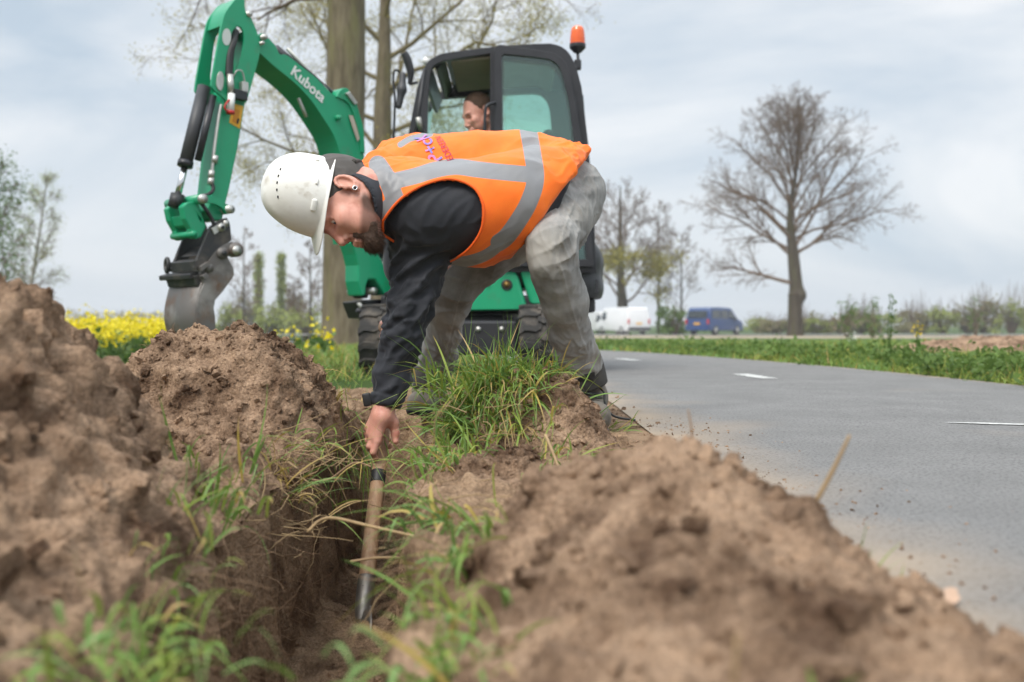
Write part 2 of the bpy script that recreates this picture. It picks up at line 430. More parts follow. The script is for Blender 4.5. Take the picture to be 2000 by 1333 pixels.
for k in range(5):
    y0 = 3.27+k*3.06
    L_ = [0.30, .55, .55, .55, .55][k]; n = 14
    pts = []
    for t in np.linspace(0, 1, n):
        y = y0-L_/2+L_*t+(0.02 if k else 0); c = float(path_x(np.array([y]))[0]); h = 0.055*(1 if k else 1.9*(0.35+0.5*abs(noise3(np.array([[t*4, 2, 3]]))[0])))
        if k == 0: c = 1.50+0.33*t-0.05; y = 3.30-0.10*(t-.4)
        e = 0.008*noise3(np.array([[t*7, k, 1.5]]))[0]; sl = 0.0
        if k == 0: pts += [(c, y-h*.6*math.sin(math.pi*min(1, t*1.02+.02))-0.004, 0.0140), (c, y+h*.5*math.sin(math.pi*min(1, t+.02)), 0.0140)]
        else: pts += [(c-h+e, y, 0.0140-0.0068*max(y-12, 0)), (c+h+e, y, 0.0140-0.0068*max(y-12, 0))]
    pts = np.array(pts); i = np.arange(n-1)*2
    o = mk('path_marking', pts, np.stack([i, i+1, i+3, i+2], -1), M_paint); tag(o, kind='structure')

# ---- the main road far behind
M_road = mat('pale road', (0.30, 0.295, 0.285), 0.9, c2=(0.36, 0.35, 0.33), nscale=0.4)
xs2 = np.linspace(-80, 140, 60)
def strip(name, y0, y1, dz, m):
    v = np.array([[x, y, float(base_z(np.array([0.0]), np.array([y]))[0])*0-0.0068*min(max(y-12, 0), 73)+dz] for x in xs2 for y in (y0, y1)])
    i = np.arange(len(xs2)-1)*2
    o = mk(name, v, np.stack([i, i+2, i+3, i+1], -1), m); tag(o, kind='structure')
strip('road', 62, 79, 0.06, M_road)
M_line = mat('road line', (0.7, 0.7, 0.68), 0.8, c2=(0.6, 0.6, 0.58), nscale=1)
strip('road_marking', 64.2, 64.6, 0.066, M_line)

# ================================================================ SOIL HEAPS
HEAPS = []
def heap(name, label, x0, x1, y0, y1, res, hf, amp=1.0, cat='soil heap', m=None):
    X, Y, Q = grid(np.arange(x0, x1, res), np.arange(y0, y1, res*1.15))
    H_ = hf(X, Y); V = np.stack([X, Y, H_], -1).reshape(-1, 3)
    n = normals_q(V, Q); V = V+n*soil_disp(V, amp)[:, None]
    keep = (H_.reshape(-1) > -0.05)[Q].all(1)
    Q = Q[keep]; used = np.unique(Q); re = np.full(len(V), -1); re[used] = np.arange(len(used))
    V = V[used]; Q = re[Q]
    o = mk(name, V, Q, m or M_soil); tag(o, label, cat)
    HEAPS.append((V, normals_q(V, Q), o)); return o
def bump(X, Y, x, y, h, rx, ry, p=2.0, a=0.0):
    c, s = math.cos(a), math.sin(a); u = (X-x)*c+(Y-y)*s; v = -(X-x)*s+(Y-y)*c
    return h*np.exp(-((np.abs(u)/rx)**2+(np.abs(v)/ry)**2)**(p/2))
def h_left(X, Y):
    z = -0.09
    z = z+bump(X, Y, -1.08, 1.62, .465, .45, .50, 3.8)+bump(X, Y, -.83, 1.10, .21, .28, .42)+bump(X, Y, -.60, .74, .16, .22, .30)
    z = z+bump(X, Y, -.79, 2.05, .10, .22, .30)+bump(X, Y, -.60, 2.22, .13, .10, .12)+bump(X, Y, -1.3, 2.0, .1, .4, .4)
    z = z+bump(X, Y, -.55, 1.45, .09, .14, .22)
    return np.minimum(z, 2.4*(trench_c(Y)-trench_w(Y)-0.005-X))
def h_rear(X, Y):
    z = -0.09+bump(X, Y, -.82, 2.98, .36, .38, .36, 4.4)+bump(X, Y, -.74, 2.9, .05, .14, .20)+bump(X, Y, -1.1, 2.7, .10, .26, .3)
    z = z+bump(X, Y, -.62, 2.75, .10, .14, .2)
    q = 0.345*(1-(np.clip(X+.86, 0, 1)/.36)**2.2)
    z = np.where(X > -.86, np.minimum(z, q), z)
    return np.minimum(z, 6*(trench_c(Y)-trench_w(Y)+0.05-X))
def h_hump(X, Y):
    z = -0.07+bump(X, Y, .02, 2.82, .27, .21, .22, 2.6)+bump(X, Y, -.02, 2.25, .13, .17, .14)+bump(X, Y, .19, 2.72, .10, .12, .14)+bump(X, Y, .1, 1.95, .10, .16, .16)
    return np.minimum(z, 2.8*(X-trench_c(Y)-trench_w(Y)-0.01))
def h_right(X, Y):
    z = -0.07+bump(X, Y, .185, 1.42, .188, .20, .34, 2.4)+bump(X, Y, .16, .95, .12, .30, .36)+bump(X, Y, .38, 1.26, .070, .20, .24)+bump(X, Y, .40, .80, .07, .26, .26)
    z = z+bump(X, Y, .02, 1.40, .05, .08, .12)
    return np.minimum(z, 2.8*(X-trench_c(Y)-trench_w(Y)-0.01))
heap('soil_heap', 'large brown soil heap filling the left edge, out of focus in front', -2.0, -.30, .45, 2.55, .0080, h_left, 1.45)
heap('soil_heap', 'sandy soil mound under the hanging digger bucket, left of the trench', -1.55, -.42, 2.35, 3.6, .0050, h_rear, 0.9)
heap('soil_heap', 'small soil hump topped with long grass between the feet of the worker', -.36, .42, 1.75, 3.25, .0048, h_hump, 0.8)
heap('soil_heap', 'blurred low soil heap spilling onto the asphalt in the lower right', -.2, .95, .42, 1.95, .006, h_right, 1.0)
def h_bank(X, Y): return -0.12+bump(X, Y, 6.6, 12.5, .31, 2.0, 1.3, 3)
heap('soil_bank', 'long low bank of bare dry soil across the path by the right edge', 3.6, 9.5, 10.2, 15, .05, h_bank, 2.0, 'soil bank')

# ---- loose crumbs lying about
rs = np.random.RandomState(5)
ico = bmesh.new(); bmesh.ops.create_icosphere(ico, subdivisions=1, radius=1); IV = np.array([v.co for v in ico.verts]); IF = np.array([[v.index for v in f.verts] for f in ico.faces]); ico.free()
cv, cf, off = [], [], 0
def crumb(p, n, r, big=False):
    global off
    r = r if big else min(r, .013)
    s = rs.uniform(.6, 1.25, 3)*r; q = Quaternion(rs.normal(size=4)).normalized().to_matrix()
    v = (IV*(1+0.25*rs.normal(size=(len(IV), 1))))*s; cv.append(v@np.array(q).T+p+n*r*.25); cf.append(IF+off); off += len(IV)
for (V, n, o), cnt in zip(HEAPS[:4], (2600, 5000, 4000, 2300)):
    for i in rs.randint(0, len(V), cnt):
        if V[i][2] < .012: continue
        crumb(V[i], n[i], 0.0014*(1+rs.pareto(1.5)) if rs.rand() > .015 else rs.uniform(.008, .013))
for (V, n, o), cnt, r0_, r1_ in ((HEAPS[0], 150, .012, .03), (HEAPS[3], 110, .010, .024), (HEAPS[1], 60, .008, .02), (HEAPS[2], 40, .008, .018)):
    for i in rs.randint(0, len(V), cnt):
        if V[i][2] > .02: crumb(V[i]-n[i]*.004, n[i], rs.uniform(r0_, r1_), True)
for _ in range(1800):
    x, y = rs.uniform(-1.1, .5), rs.uniform(2.2, 5.2)
    crumb(np.array([x, y, float(ground_z(np.array([x]), np.array([y]))[0])]), np.array([0, 0, 1]), 0.002*(1+rs.pareto(1.7)))
for _ in range(700):
    y = rs.uniform(.8, 3.6); x = 0.42+abs(rs.normal(0, .16)); crumb(np.array([x, y, 0.006]), np.array([0, 0, 1]), min(.0042, 0.0012*(1+rs.pareto(1.8))))
cv = np.concatenate(cv); cf = np.concatenate(cf)
bad = np.zeros(len(cv), bool)
o = mk('soil_crumbs', cv, cf, M_soil, smooth=False); tag(o, 'crumbs of loose soil scattered over heaps and verge', 'soil crumbs', kind='stuff')
# ================================================================ THE WORKER
def PX(px, py, d, r): return (P(px, py, d), r*d/F)      # a joint with its radius in photo pixels
M_skin = mat('skin', (0.60, 0.275, 0.20), 0.5, c2=(0.68, 0.35, 0.265), nscale=30, ncon=(0.3, 0.7), bump=0.15, bscale=220, bdist=0.002, sub=0.12, c3=(0.50, 0.17, 0.12), n3scale=14, c3con=(0.52, 0.68))
M_jacket = mat('black softshell', (0.011, 0.013, 0.018), 0.75, c2=(0.018, 0.020, 0.027), nscale=40, bump=0.3, bscale=420, bdist=0.001, sheen=0.10)
M_vest = mat('orange safety cloth', (0.95, 0.150, 0.004), 0.75, c2=(1.0, 0.19, 0.006), nscale=9, bump=0.35, bscale=300, bdist=0.0012, sheen=0.1)
M_jeans = mat('washed grey denim', (0.16, 0.155, 0.144), 0.92, c2=(0.36, 0.352, 0.335), nscale=9, ncon=(0.32, 0.70), detail=10, bump=0.35, bscale=600, bdist=0.0012, c3=(0.22, 0.17, 0.115), n3scale=5, c3con=(0.58, 0.80))
M_boot = mat('dusty leather', (0.10, 0.088, 0.072), 0.8, c2=(0.22, 0.19, 0.15), nscale=14, bump=0.4, bscale=120, bdist=0.003)
M_flap = mat('dark grey fabric', (0.045, 0.042, 0.037), 0.9, c2=(0.065, 0.06, 0.052), nscale=30, bump=0.3, bscale=500, bdist=0.001)
M_helmet = mat('scuffed white plastic', (0.80, 0.79, 0.74), 0.38, c2=(0.72, 0.70, 0.63), nscale=9, ncon=(0.45, 0.7), c3=(0.40, 0.34, 0.25), n3scale=19, c3con=(0.56, 0.80), spec=0.5, bump=0.05, bscale=60)
M_hole = mat('dark slot', (0.01, 0.01, 0.01), 0.9)
M_cap = mat('grey cap cloth', (0.075, 0.068, 0.062), 0.9, c2=(0.10, 0.09, 0.082), nscale=25, bump=0.3, bscale=300, bdist=0.001)
M_beard = mat('brown beard', (0.045, 0.022, 0.012), 0.7, c2=(0.10, 0.052, 0.028), nscale=60, ncon=(0.3, 0.7), bump=0.8, bscale=260, bdist=0.004, stretch=(1, 1, 1))
M_eye = mat('eye', (0.75, 0.70, 0.66), 0.2)
M_silver = mat('polished steel', (0.62, 0.62, 0.62), 0.25, 1.0, c2=(0.5, 0.5, 0.5), nscale=20)
M_black = mat('black rubber', (0.012, 0.012, 0.012), 0.55, c2=(0.02, 0.02, 0.02), nscale=20)

def head_frame(org, fwd, up):
    u = np.array(up, float); u /= np.linalg.norm(u); f = np.array(fwd, float); f -= u*(f@u); f /= np.linalg.norm(f)
    l = np.cross(u, f); o = np.array(org, float)
    return o, f, l, u
def head_sdf(s, fr, sc=1.0):
    o, f, l, u = fr; M = np.array([f, l, u])
    def H(a, b, c): return o+sc*(f*a+l*b+u*c)
    E = lambda c, r, k, op='add': s.ell(H(*c), np.array(r)*sc, M, k*sc, op)
    C = lambda a, b, ra, rb, k, op='add': s.cone(H(*a), H(*b), ra*sc, rb*sc, k*sc, op)
    E((-.002, 0, .040), (.096, .076, .098), .01)
    E((.052, 0, -.020), (.068, .062, .092), .03)
    for q in (1, -1):
        C((.020, .058*q, -.055), (.095, .020*q, -.108), .018, .020, .03)          # jaw
        E((.078, .046*q, -.022), (.028, .022, .022), .02)                        # cheekbone
        E((.070, .042*q, -.060), (.030, .020, .030), .02)
    C((.097, .038, .030), (.103, .012, .026), .011, .012, .016); C((.097, -.038, .030), (.103, -.012, .026), .011, .012, .016)
    E((.098, 0, -.070), (.026, .030, .026), .014)                                # muzzle
    for q in (1, -1): E((.112, .033*q, .006), (.020, .019, .013), .012, 'sub')    # eye sockets
    C((.108, 0, .016), (.132, 0, -.027), .008, .0105, .012); C((.128, 0, -.031), (.118, 0, -.040), .0115, .008, .006)
    for q in (1, -1):
        E((.116, .0135*q, -.037), (.012, .008, .0085), .005)
        E((.119, .0075*q, -.0445), (.006, .0042, .004), .003, 'sub')
        C((.095, .020*q, .0140), (.090, .047*q, .0085), .0060, .0052, .003)         # upper lid
        C((.0945, .022*q, -.0055), (.090, .044*q, -.004), .0045, .0042, .003)        # lower lid
        C((.109, .022*q, -.048), (.094, .038*q, -.078), .0028, .0028, .006, 'sub') # fold beside the mouth
    C((.122, -.018, -.068), (.125, 0, -.066), .0055, .0068, .006); C((.122, .018, -.068), (.125, 0, -.066), .0055, .0068, .006)
    C((.119, -.016, -.081), (.122, 0, -.082), .0062, .0078, .006); C((.119, .016, -.081), (.122, 0, -.082), .0062, .0078, .006)
    C((.128, -.02, -.0745), (.128, .02, -.0745), .0022, .0022, .004, 'sub')
    E((.104, 0, -.106), (.022, .024, .018), .016)                                # chin
    for q in (1, -1):                                                            # ears
        E((-.008, .080*q, -.002), (.019, .0075, .031), .006)
        E((-.006, .0865*q, .002), (.011, .006, .019), .004, 'sub')
        ring = [(-.002+.017*math.cos(a), .085*q, .002+.027*math.sin(a)) for a in np.linspace(R(20), R(300), 11)]
        for a, b in zip(ring[:-1], ring[1:]): C(a, b, .0042, .0042, .003)
        E((.004, .083*q, -.028), (.008, .006, .009), .005)
        C((.011, .080*q, -.004), (.010, .081*q, .004), .005, .004, .004)
    return H
def joined(name, parts, m, parent, attrs=None):
    V = np.concatenate([p[0] for p in parts]); off = 0; Q = []
    for v, q in parts: Q.append(q+off); off += len(v)
    return mk(name, V, np.concatenate(Q), m, parent, attrs=attrs)
def fold(V, n, dirs, freq, amp, seed=0.0, along=0.25, mask=None, sharp=1.6):
    """cloth folds: ridged noise stretched along one direction"""
    d = np.array(dirs, float); d /= np.linalg.norm(d)
    p = V+0.012*np.stack([noise3(V*9+seed+k*7) for k in range(3)], -1)
    t = p@d; q = (p-np.outer(t, d))*freq+np.outer(t, d)*freq*along
    r = 1-np.abs(noise3(q+seed))*1.7
    h = np.clip(r, 0, 1)**sharp-0.35
    if mask is not None: h = h*mask
    return V+n*(h*amp)[:, None]
def gauss(V, c, r): return np.exp(-((V-np.array(c))**2).sum(1)/(r*r))

worker = thing('person', 'bending man in white helmet and orange safety vest digging with a spade', 'person', P(1000, 838, 3.3))
# ---- body
HU = np.array([-.955, 0.02, .295]); HF = np.array([-.28, -.30, -.92])
Eo = P(671, 369, 2.86)
hf = head_frame(Eo+Vector((0.0, .082, -.012)), HF, HU); HS = 1.08
sb = SDF(np.array(hf[0])-[.19, .20, .24], np.array(hf[0])+[.27, .22, .22], .0024)
Hd = head_sdf(sb, hf, HS)
neck_b = np.array(P(770, 384, 3.08))
sb.cone(Hd(-.030, 0, -.035), neck_b, .063*HS, .060, .03)
sb.cone(Hd(-.005, .052, -.045), neck_b+[-.03, -.055, -.0], .016, .02, .03)
hv, hq = sb.mesh(); hv = relax(hv, hq, 1, .4)
def hand_sdf(lo, hi): return SDF(lo, hi, .0019)
# left hand, gripping the shaft
sp_lo, sp_hi = np.array(P(704, 1240, 2.74)), np.array(P(746, 868, 3.06))
sp_ax = (sp_hi-sp_lo)/np.linalg.norm(sp_hi-sp_lo)
def sp_at(py):                                   # point of the shaft axis seen at image row py
    t0, t1 = -1, 4
    for _ in range(50):
        t = (t0+t1)/2; p = sp_lo+(sp_hi-sp_lo)*t; y = HOR-F*(p[2]-CH)/p[1]
        if y > py: t0 = t
        else: t1 = t
    return sp_lo+(sp_hi-sp_lo)*t
SR = .0195
g0 = sp_at(850)
hb = hand_sdf(g0-[.12, .13, .15], g0+[.12, .13, .20])
wr = np.array(P(751, 790, 3.02)); k0 = np.array(P(729, 852, 2.985))
hb.cone(np.array(P(756, 745, 3.03)), wr, .034, .029, .01)
hb.cone(wr, np.array(P(747, 815, 3.0)), .030, .031, .012)
def hp(px, py, d): return np.array(P(px, py, d))
# back of the hand: metacarpals from wrist to four knuckles, stacked down the shaft
kn = [hp(737, 862, 2.985), hp(729, 855, 2.995), hp(723, 846, 3.01), hp(720, 836, 3.03)]
for i, k in enumerate(kn): hb.cone(hp(748-2*i, 800, 3.0+.006*i), k, .019, .0125, .014)
hb.cone(hp(745, 815, 3.005), hp(733, 848, 3.0), .024, .017, .015)
# index finger points down along the shaft, others curl round behind it
hb.chain([(kn[0], .0118), (hp(729, 884, 2.98), .0098), (hp(731, 893, 3.0), .0088), (hp(736, 898, 3.02), .008)], .004)
hb.chain([(kn[1], .0118), (hp(722, 872, 2.99), .0102), (hp(727, 886, 3.025), .0095), (hp(742, 890, 3.055), .0085), (hp(757, 887, 3.06), .008)], .0035)
hb.chain([(kn[2], .0115), (hp(719, 860, 3.02), .010), (hp(727, 873, 3.06), .0095), (hp(746, 876, 3.09), .0085), (hp(762, 872, 3.085), .0078)], .0035)
hb.chain([(kn[3], .0105), (hp(718, 848, 3.045), .009), (hp(728, 860, 3.085), .0085), (hp(748, 862, 3.11), .0078), (hp(760, 860, 3.10), .007)], .0035)
# thumb
hb.chain([(hp(758, 803, 3.01), .0185), (hp(768, 826, 3.02), .0150), (hp(772, 846, 3.015), .0115), (hp(773, 862, 3.01), .0098)], .010)
hb.cone(hp(752, 812, 3.0), hp(766, 828, 3.015), .02, .013, .014)
lv, lq = hb.mesh(); lv = relax(lv, lq, 1, .4)
# right hand on the grip above
gt = sp_at(648)
hr = hand_sdf(gt-[.12, .12, .10], gt+[.12, .16, .14])
hr.cone(gt+[.02, .10, .08], gt+[-.01, .035, .035], .030, .028, .01)
for i in range(4):
    z = .030-.020*i
    hr.chain([(gt+[-.002, .05, z+.02], .013), (gt+[-.030, .030, z], .0105), (gt+[-.040, .0, z-.004], .0098), (gt+[-.032, -.030, z-.006], .009), (gt+[-.014, -.036, z-.006], .0082)], .004)
hr.chain([(gt+[.02, .04, .02], .016), (gt+[.036, .0, .0], .012), (gt+[.022, -.030, -.012], .0105)], .006)
rv, rq = hr.mesh(); rv = relax(rv, rq, 1, .4)
# trunk, arms and legs inside the clothes
sk = SDF((-.75, 2.6, -.05), (.45, 3.9, 1.05), .012)
TA = [PX(775, 402, 3.02, 62), PX(840, 415, 3.0, 76), PX(920, 410, 3.02, 80), PX(1000, 395, 3.06, 80), PX(1060, 378, 3.12, 74), PX(1095, 368, 3.2, 60)]
TB = [PX(765, 352, 3.22, 56), PX(830, 348, 3.28, 66), PX(920, 352, 3.3, 78), PX(1000, 352, 3.32, 78), PX(1070, 356, 3.35, 72), PX(1100, 356, 3.38, 60)]
ARM = [PX(838, 432, 3.04, 66), PX(822, 480, 3.04, 56), PX(815, 530, 3.04, 47), PX(800, 600, 3.03, 40), PX(783, 670, 3.03, 35.5), PX(767, 735, 3.03, 32), PX(755, 786, 3.02, 30)]
FARM = [PX(790, 352, 3.36, 52), PX(790, 430, 3.44, 46), PX(795, 520, 3.46, 42), (gt+[.06, .22, .19], .058), (gt+[.035, .12, .10], .048)]
LEGN = [PX(1100, 392, 3.26, 70), PX(1088, 430, 3.12, 62), PX(1076, 475, 2.99, 47), PX(1078, 511, 3.0, 43.5), PX(1089, 545, 3.04, 43.5), PX(1103, 590, 3.1, 43), PX(1112, 645, 3.18, 39.5), PX(1123, 684, 3.24, 38), PX(1133, 712, 3.28, 41)]
LEGF = [PX(1070, 400, 3.42, 66), PX(1000, 455, 3.38, 58), PX(940, 500, 3.36, 52), PX(893, 552, 3.38, 44), PX(876, 600, 3.46, 36), PX(867, 650, 3.54, 31.5), PX(857, 694, 3.62, 31.5), PX(846, 726, 3.68, 31)]
for ch in (TA, TB): sk.chain([(p, r*.8) for p, r in ch[1:4]], .03)
for ch in (ARM, FARM, LEGN, LEGF): sk.chain([(p, max(.03, r-.022)) for p, r in ch], .03)
kv, kq = sk.mesh()
allv = np.concatenate([hv, lv, rv, kv])
# the stubble and the darker brows are hair seen through the skin
def hc(V): q = np.asarray(V)-hf[0]; return np.stack([q@hf[1], q@hf[2], q@hf[3]], -1)/HS
c = hc(hv)
side = np.clip(1-np.abs(c[:, 0]-(.016+.22*np.clip(-.02-c[:, 2], 0, .06)))/(.024), 0, 1)*sstep(.025, -.01, c[:, 2])*sstep(.05, .065, np.abs(c[:, 1])+.25*np.clip(-.03-c[:, 2], 0, .1))
low = sstep(-.052, -.072, c[:, 2]+.25*(c[:, 0]-.06))*sstep(-.005, .02, c[:, 0]+.3*c[:, 2]+.02)
brow = np.exp(-((c[:, 2]-.031-.0*c[:, 0])/.005)**2)*sstep(.008, .014, np.abs(c[:, 1]))*sstep(.055, .045, np.abs(c[:, 1]))*(c[:, 0] > .07)
st = np.concatenate([np.clip(  .42*side+.80*low+.95*brow, 0, 1), np.zeros(len(lv)+len(rv)+len(kv))])
M_face = mat('weathered skin', (0.60, 0.275, 0.20), 0.5, c2=(0.68, 0.35, 0.265), nscale=30, ncon=(0.3, 0.7), bump=0.15, bscale=220, bdist=0.002, sub=0.12, c3=(0.50, 0.17, 0.12), n3scale=14, c3con=(0.52, 0.68))
mix_by_attr(M_face, 'stubble', (0.09, 0.045, 0.028), 0.15, 1.05)
body = joined('body', [(hv, hq), (lv, lq), (rv, rq), (kv, kq)], M_face, worker, {'stubble': st})
# eyes
M_iris = mat('blue grey iris', (0.08, 0.10, 0.12), 0.15)
for q in (1, -1):
    bm = bmesh.new(); bmesh.ops.create_uvsphere(bm, u_segments=16, v_segments=10, radius=.0125*HS, matrix=Matrix.Translation(Hd(.0865, .033*q, .0045)))
    e = from_bm('eye', bm, M_eye, body, True)
    bm = bmesh.new(); bmesh.ops.create_uvsphere(bm, u_segments=12, v_segments=8, radius=.0062*HS, matrix=Matrix.Translation(Hd(.0940, .0335*q, .0005)))
    from_bm('iris', bm, M_iris, e, True)
# beard
bs = SDF(np.array(hf[0])-[.10, .16, .22], np.array(hf[0])+[.20, .12, .08], .0024)
def Cb(a, b, ra, rb, k, op='add'): bs.cone(Hd(*a), Hd(*b), ra*HS, rb*HS, k*HS, op)
for q in (1, -1):
    Cb((.074, .038*q, -.096), (.104, .020*q, -.108), .0155, .019, .02)
    Cb((.112, .006*q, -.054), (.106, .024*q, -.066), .007, .0078, .006)
    Cb((.106, .024*q, -.066), (.100, .027*q, -.092), .0078, .0105, .01)
Cb((.106, -.012, -.108), (.106, .012, -.108), .0195, .0195, .02)
Cb((.114, -.010, -.097), (.114, .010, -.097), .0105, .0105, .01)
Cb((.134, -.017, -.0755), (.134, .017, -.0755), .0115, .0115, .004, 'sub')
bv, bq = bs.mesh(); bv = relax(bv, bq, 1, .5); bn = normals_q(bv, bq)
bv = bv+bn*(0.0022*fbm(bv*140, 2, ridge=True)+0.0016*noise3(bv*60))[:, None]
beard = mk('beard', bv, bq, M_beard, body)
lines = []
fdir = hf[1]*.35-hf[3]*.9
for i in rs.randint(0, len(bv), 1500):
    n = bn[i]; d = n*.55+fdir*.8+rs.normal(0, .22, 3); d /= np.linalg.norm(d); ln = rs.uniform(.006, .013)
    lines.append((np.array([bv[i]-n*.001, bv[i]+d*ln*.55, bv[i]+(d+fdir*.3)*ln]), np.array([.00055, .00045, .0002])))
v, q = tubes(lines, 3); mk('beard_strands', v, q, M_beard, beard)['kind'] = 'stuff'
# ear tunnel
def ring_mesh(c, ax, r, t, n=20, k=8):
    ax = np.array(ax, float); ax /= np.linalg.norm(ax); u = np.cross(ax, [0.2, .3, .9]); u /= np.linalg.norm(u); v = np.cross(ax, u)
    V = []
    for a in np.linspace(0, 2*math.pi, n, endpoint=False):
        e = u*math.cos(a)+v*math.sin(a)
        for b in np.linspace(0, 2*math.pi, k, endpoint=False): V.append(np.array(c)+e*(r+t*math.cos(b))+ax*t*math.sin(b))
    i = np.arange(n)[:, None]; j = np.arange(k)[None]
    return np.array(V), np.stack([i*k+j, ((i+1) % n)*k+j, ((i+1) % n)*k+(j+1) % k, i*k+(j+1) % k], -1).reshape(-1, 4)
v, q = ring_mesh(Hd(.006, .089, -.029), hf[2], .0062, .0016); er = mk('ear_ring', v, q, M_silver, body)
bm = bmesh.new(); bmesh.ops.create_uvsphere(bm, u_segments=10, v_segments=6, radius=.0055, matrix=Matrix.Translation(Hd(.006, .0865, -.029))); from_bm('ear_ring_hole', bm, M_hole, er, True)

# ---- cap under the helmet
cs = SDF(np.array(hf[0])-.24, np.array(hf[0])+.24, .004)
cs.ell(Hd(-.008, 0, .040), np.array([.101, .080, .102])*HS, np.array([hf[1], hf[2], hf[3]]), .01)
cs.ell(Hd(-.055, 0, .015), np.array([.046, .060, .046])*HS, np.array([hf[1], hf[2], hf[3]]), .02)
cs.half(Hd(.025, 0, .012), hf[1]*.55-hf[3]*.85)
cs.half(Hd(-.055, 0, -.028), -hf[3])
cv_, cq_ = cs.mesh(); cv_ = relax(cv_, cq_, 2, .4)
cv_ = fold(cv_, normals_q(cv_, cq_), hf[2], 22, .003, 2)
cap = mk('cap', cv_, cq_, M_cap, worker)
tube_obj('cap_strap', [Hd(-.078, .060, .006), Hd(-.099, .02, .0), Hd(-.099, -.02, .0), Hd(-.078, -.060, .006)], .008, M_flap, cap)

# ---- helmet
HHU = np.array([-.92, -.34, .20]); HHF = np.array([-.17, -.10, -.98])
hh = head_frame(Hd(.0, 0, .03), HHF, HHU)
hc0 = np.array(P(633, 392, 2.86)); hc0[1] = (np.array(hh[0]))[1]+.0
hc0 = np.array(P(623, 387, float(hc0[1])))
def HH(a, b, c): return hc0+hh[1]*a+hh[2]*b+hh[3]*c
nphi, nt_ = 96, 30; V = []
for i in range(nt_):
    for j in range(nphi):
        ph = 2*math.pi*j/nphi; cf_, sf = math.cos(ph), math.sin(ph)
        A, B = (.119 if cf_ > 0 else .122), .106
        if i < 6:      # brim, from the rim inward
            e = 1-i/5
            front = max(0, cf_)**2.2; back = max(0, -cf_)**3
            wdt = 0.010+.040*front+.006*back
            r = 1.0; x = A*cf_+wdt*e*cf_*1.0; y = B*sf+wdt*e*sf*.8
            z = -.004-.012*e*front*1.4-.006*e-.010*e*back
        else:
            t = (i-6)/(nt_-7); hgt = .163
            rr = (1-t**2.35)**(1/2.15) if t < 1 else 0
            sh = .014*(t**2)*(1-t)*4*max(0, -cf_)*0
            x = A*cf_*rr-.006*t; y = B*sf*rr*(1-.02*math.sin(t*3)); z = hgt*t
            # raised crown panel with shoulders
            if t > .25:
                q = abs(y); edge = 1/(1+math.exp((q-.042)/.0035))*1/(1+math.exp((x-.085)/.006))*sstep(.25, .55, np.array(t))
                z += .0085*edge*(.4+.6*t); x += .004*edge*np.sign(cf_)*(1-t); 
        V.append(HH(x, y, z))
V = np.array(V); i = np.arange(nt_-1)[:, None]; j = np.arange(nphi)[None]; j2 = (j+1) % nphi
q = np.stack([i*nphi+j, i*nphi+j2, (i+1)*nphi+j2, (i+1)*nphi+j], -1).reshape(-1, 4)
helmet = mk('helmet', V, q, M_helmet, worker)
sdm = helmet.modifiers.new('thickness', 'SOLIDIFY'); sdm.thickness = .003; sdm.offset = -1
ss = helmet.modifiers.new('smooth', 'SUBSURF'); ss.levels = 1; ss.render_levels = 1
hbvh = BVHTree.FromPolygons([Vector(v) for v in V], [tuple(f) for f in q])
def on_helmet(px, py):
    d = (P(px, py, 1)-Vector((0, 0, CH))).normalized(); h = hbvh.ray_cast(Vector((0, 0, CH)), d); return h
def pad(name, px, py, w_, h_, t_, m, parent, bvhcast, upd, bev=.002, lift=0.0):
    h = bvhcast(px, py)
    if h[0] is None: return None
    n = h[1]; n = n if n.y < 0 else -n
    z = Vector(upd); z = (z-n*z.dot(n)).normalized(); x = z.cross(n)
    bm = bmesh.new(); bmesh.ops.create_cube(bm, size=1)
    Mx = Matrix((x, z, n)).transposed().to_4x4(); Mx.translation = h[0]+n*lift
    bmesh.ops.transform(bm, matrix=Mx @ Matrix.Diagonal((w_, h_, t_, 1)), verts=bm.verts)
    return from_bm(name, bm, m, parent, True, bev, 3)
for px, py in ((548, 331), (544, 344), (541.5, 357), (541, 371), (543, 385)): pad('vent_slot', px, py, .0036, .0072, .004, M_hole, helmet, on_helmet, HHF, .0006)
pad('accessory_slot', 613, 401, .015, .036, .012, M_helmet, helmet, on_helmet, HHF, .005)
pad('accessory_slot', 619, 355, .008, .018, .010, M_helmet, helmet, on_helmet, HHF, .003)
pad('accessory_slot', 620, 313, .010, .012, .010, M_helmet, helmet, on_helmet, HHF, .003)

# ---- jacket: trunk, sleeves, collar
sj = SDF((-.62, 2.62, -.02), (.30, 3.85, .98), .0062)
for ch in (TA, TB): sj.chain([(p, r*.985) for p, r in ch], .05)
sj.chain(ARM, .022); sj.chain(FARM, .03)
sj.cone(P(880, 432, 3.06), P(835, 432, 3.05), .12, .095, .04)
hipc = np.array(P(1110, 360, 3.3)); sj.half(hipc, (.9, 0, -.35))
sj.half(np.array(P(755, 793, 3.02)), np.array(P(755, 793, 3.02))-np.array(P(768, 735, 3.03)))
jv, jq = sj.mesh(); jv = relax(jv, jq, 2, .5); jn = normals_q(jv, jq)
px_ = pix(jv)
armm = (px_[:, 1] > 440)*(px_[:, 0] < 880)*(jv[:, 1] < 3.22)*1.0*sstep(800, 770, px_[:, 1])
low = armm*sstep(440, 500, px_[:, 1])
jv = fold(jv, jn, np.array(P(700, 640, 3.0))-np.array(P(850, 540, 3.0)), 17, .016, 3.3, .22, low*(.45+.8*gauss(px_/100, (8.0, 6.05), 1.1)+.5*gauss(px_/100, (8.2, 4.9), .7)))
jn = normals_q(jv, jq)
jv = fold(jv, jn, np.array(P(730, 600, 3.0))-np.array(P(850, 560, 3.0)), 30, .007, 12.5, .22, low*(.2+gauss(px_/100, (7.9, 6.0), .9)), 2.6)
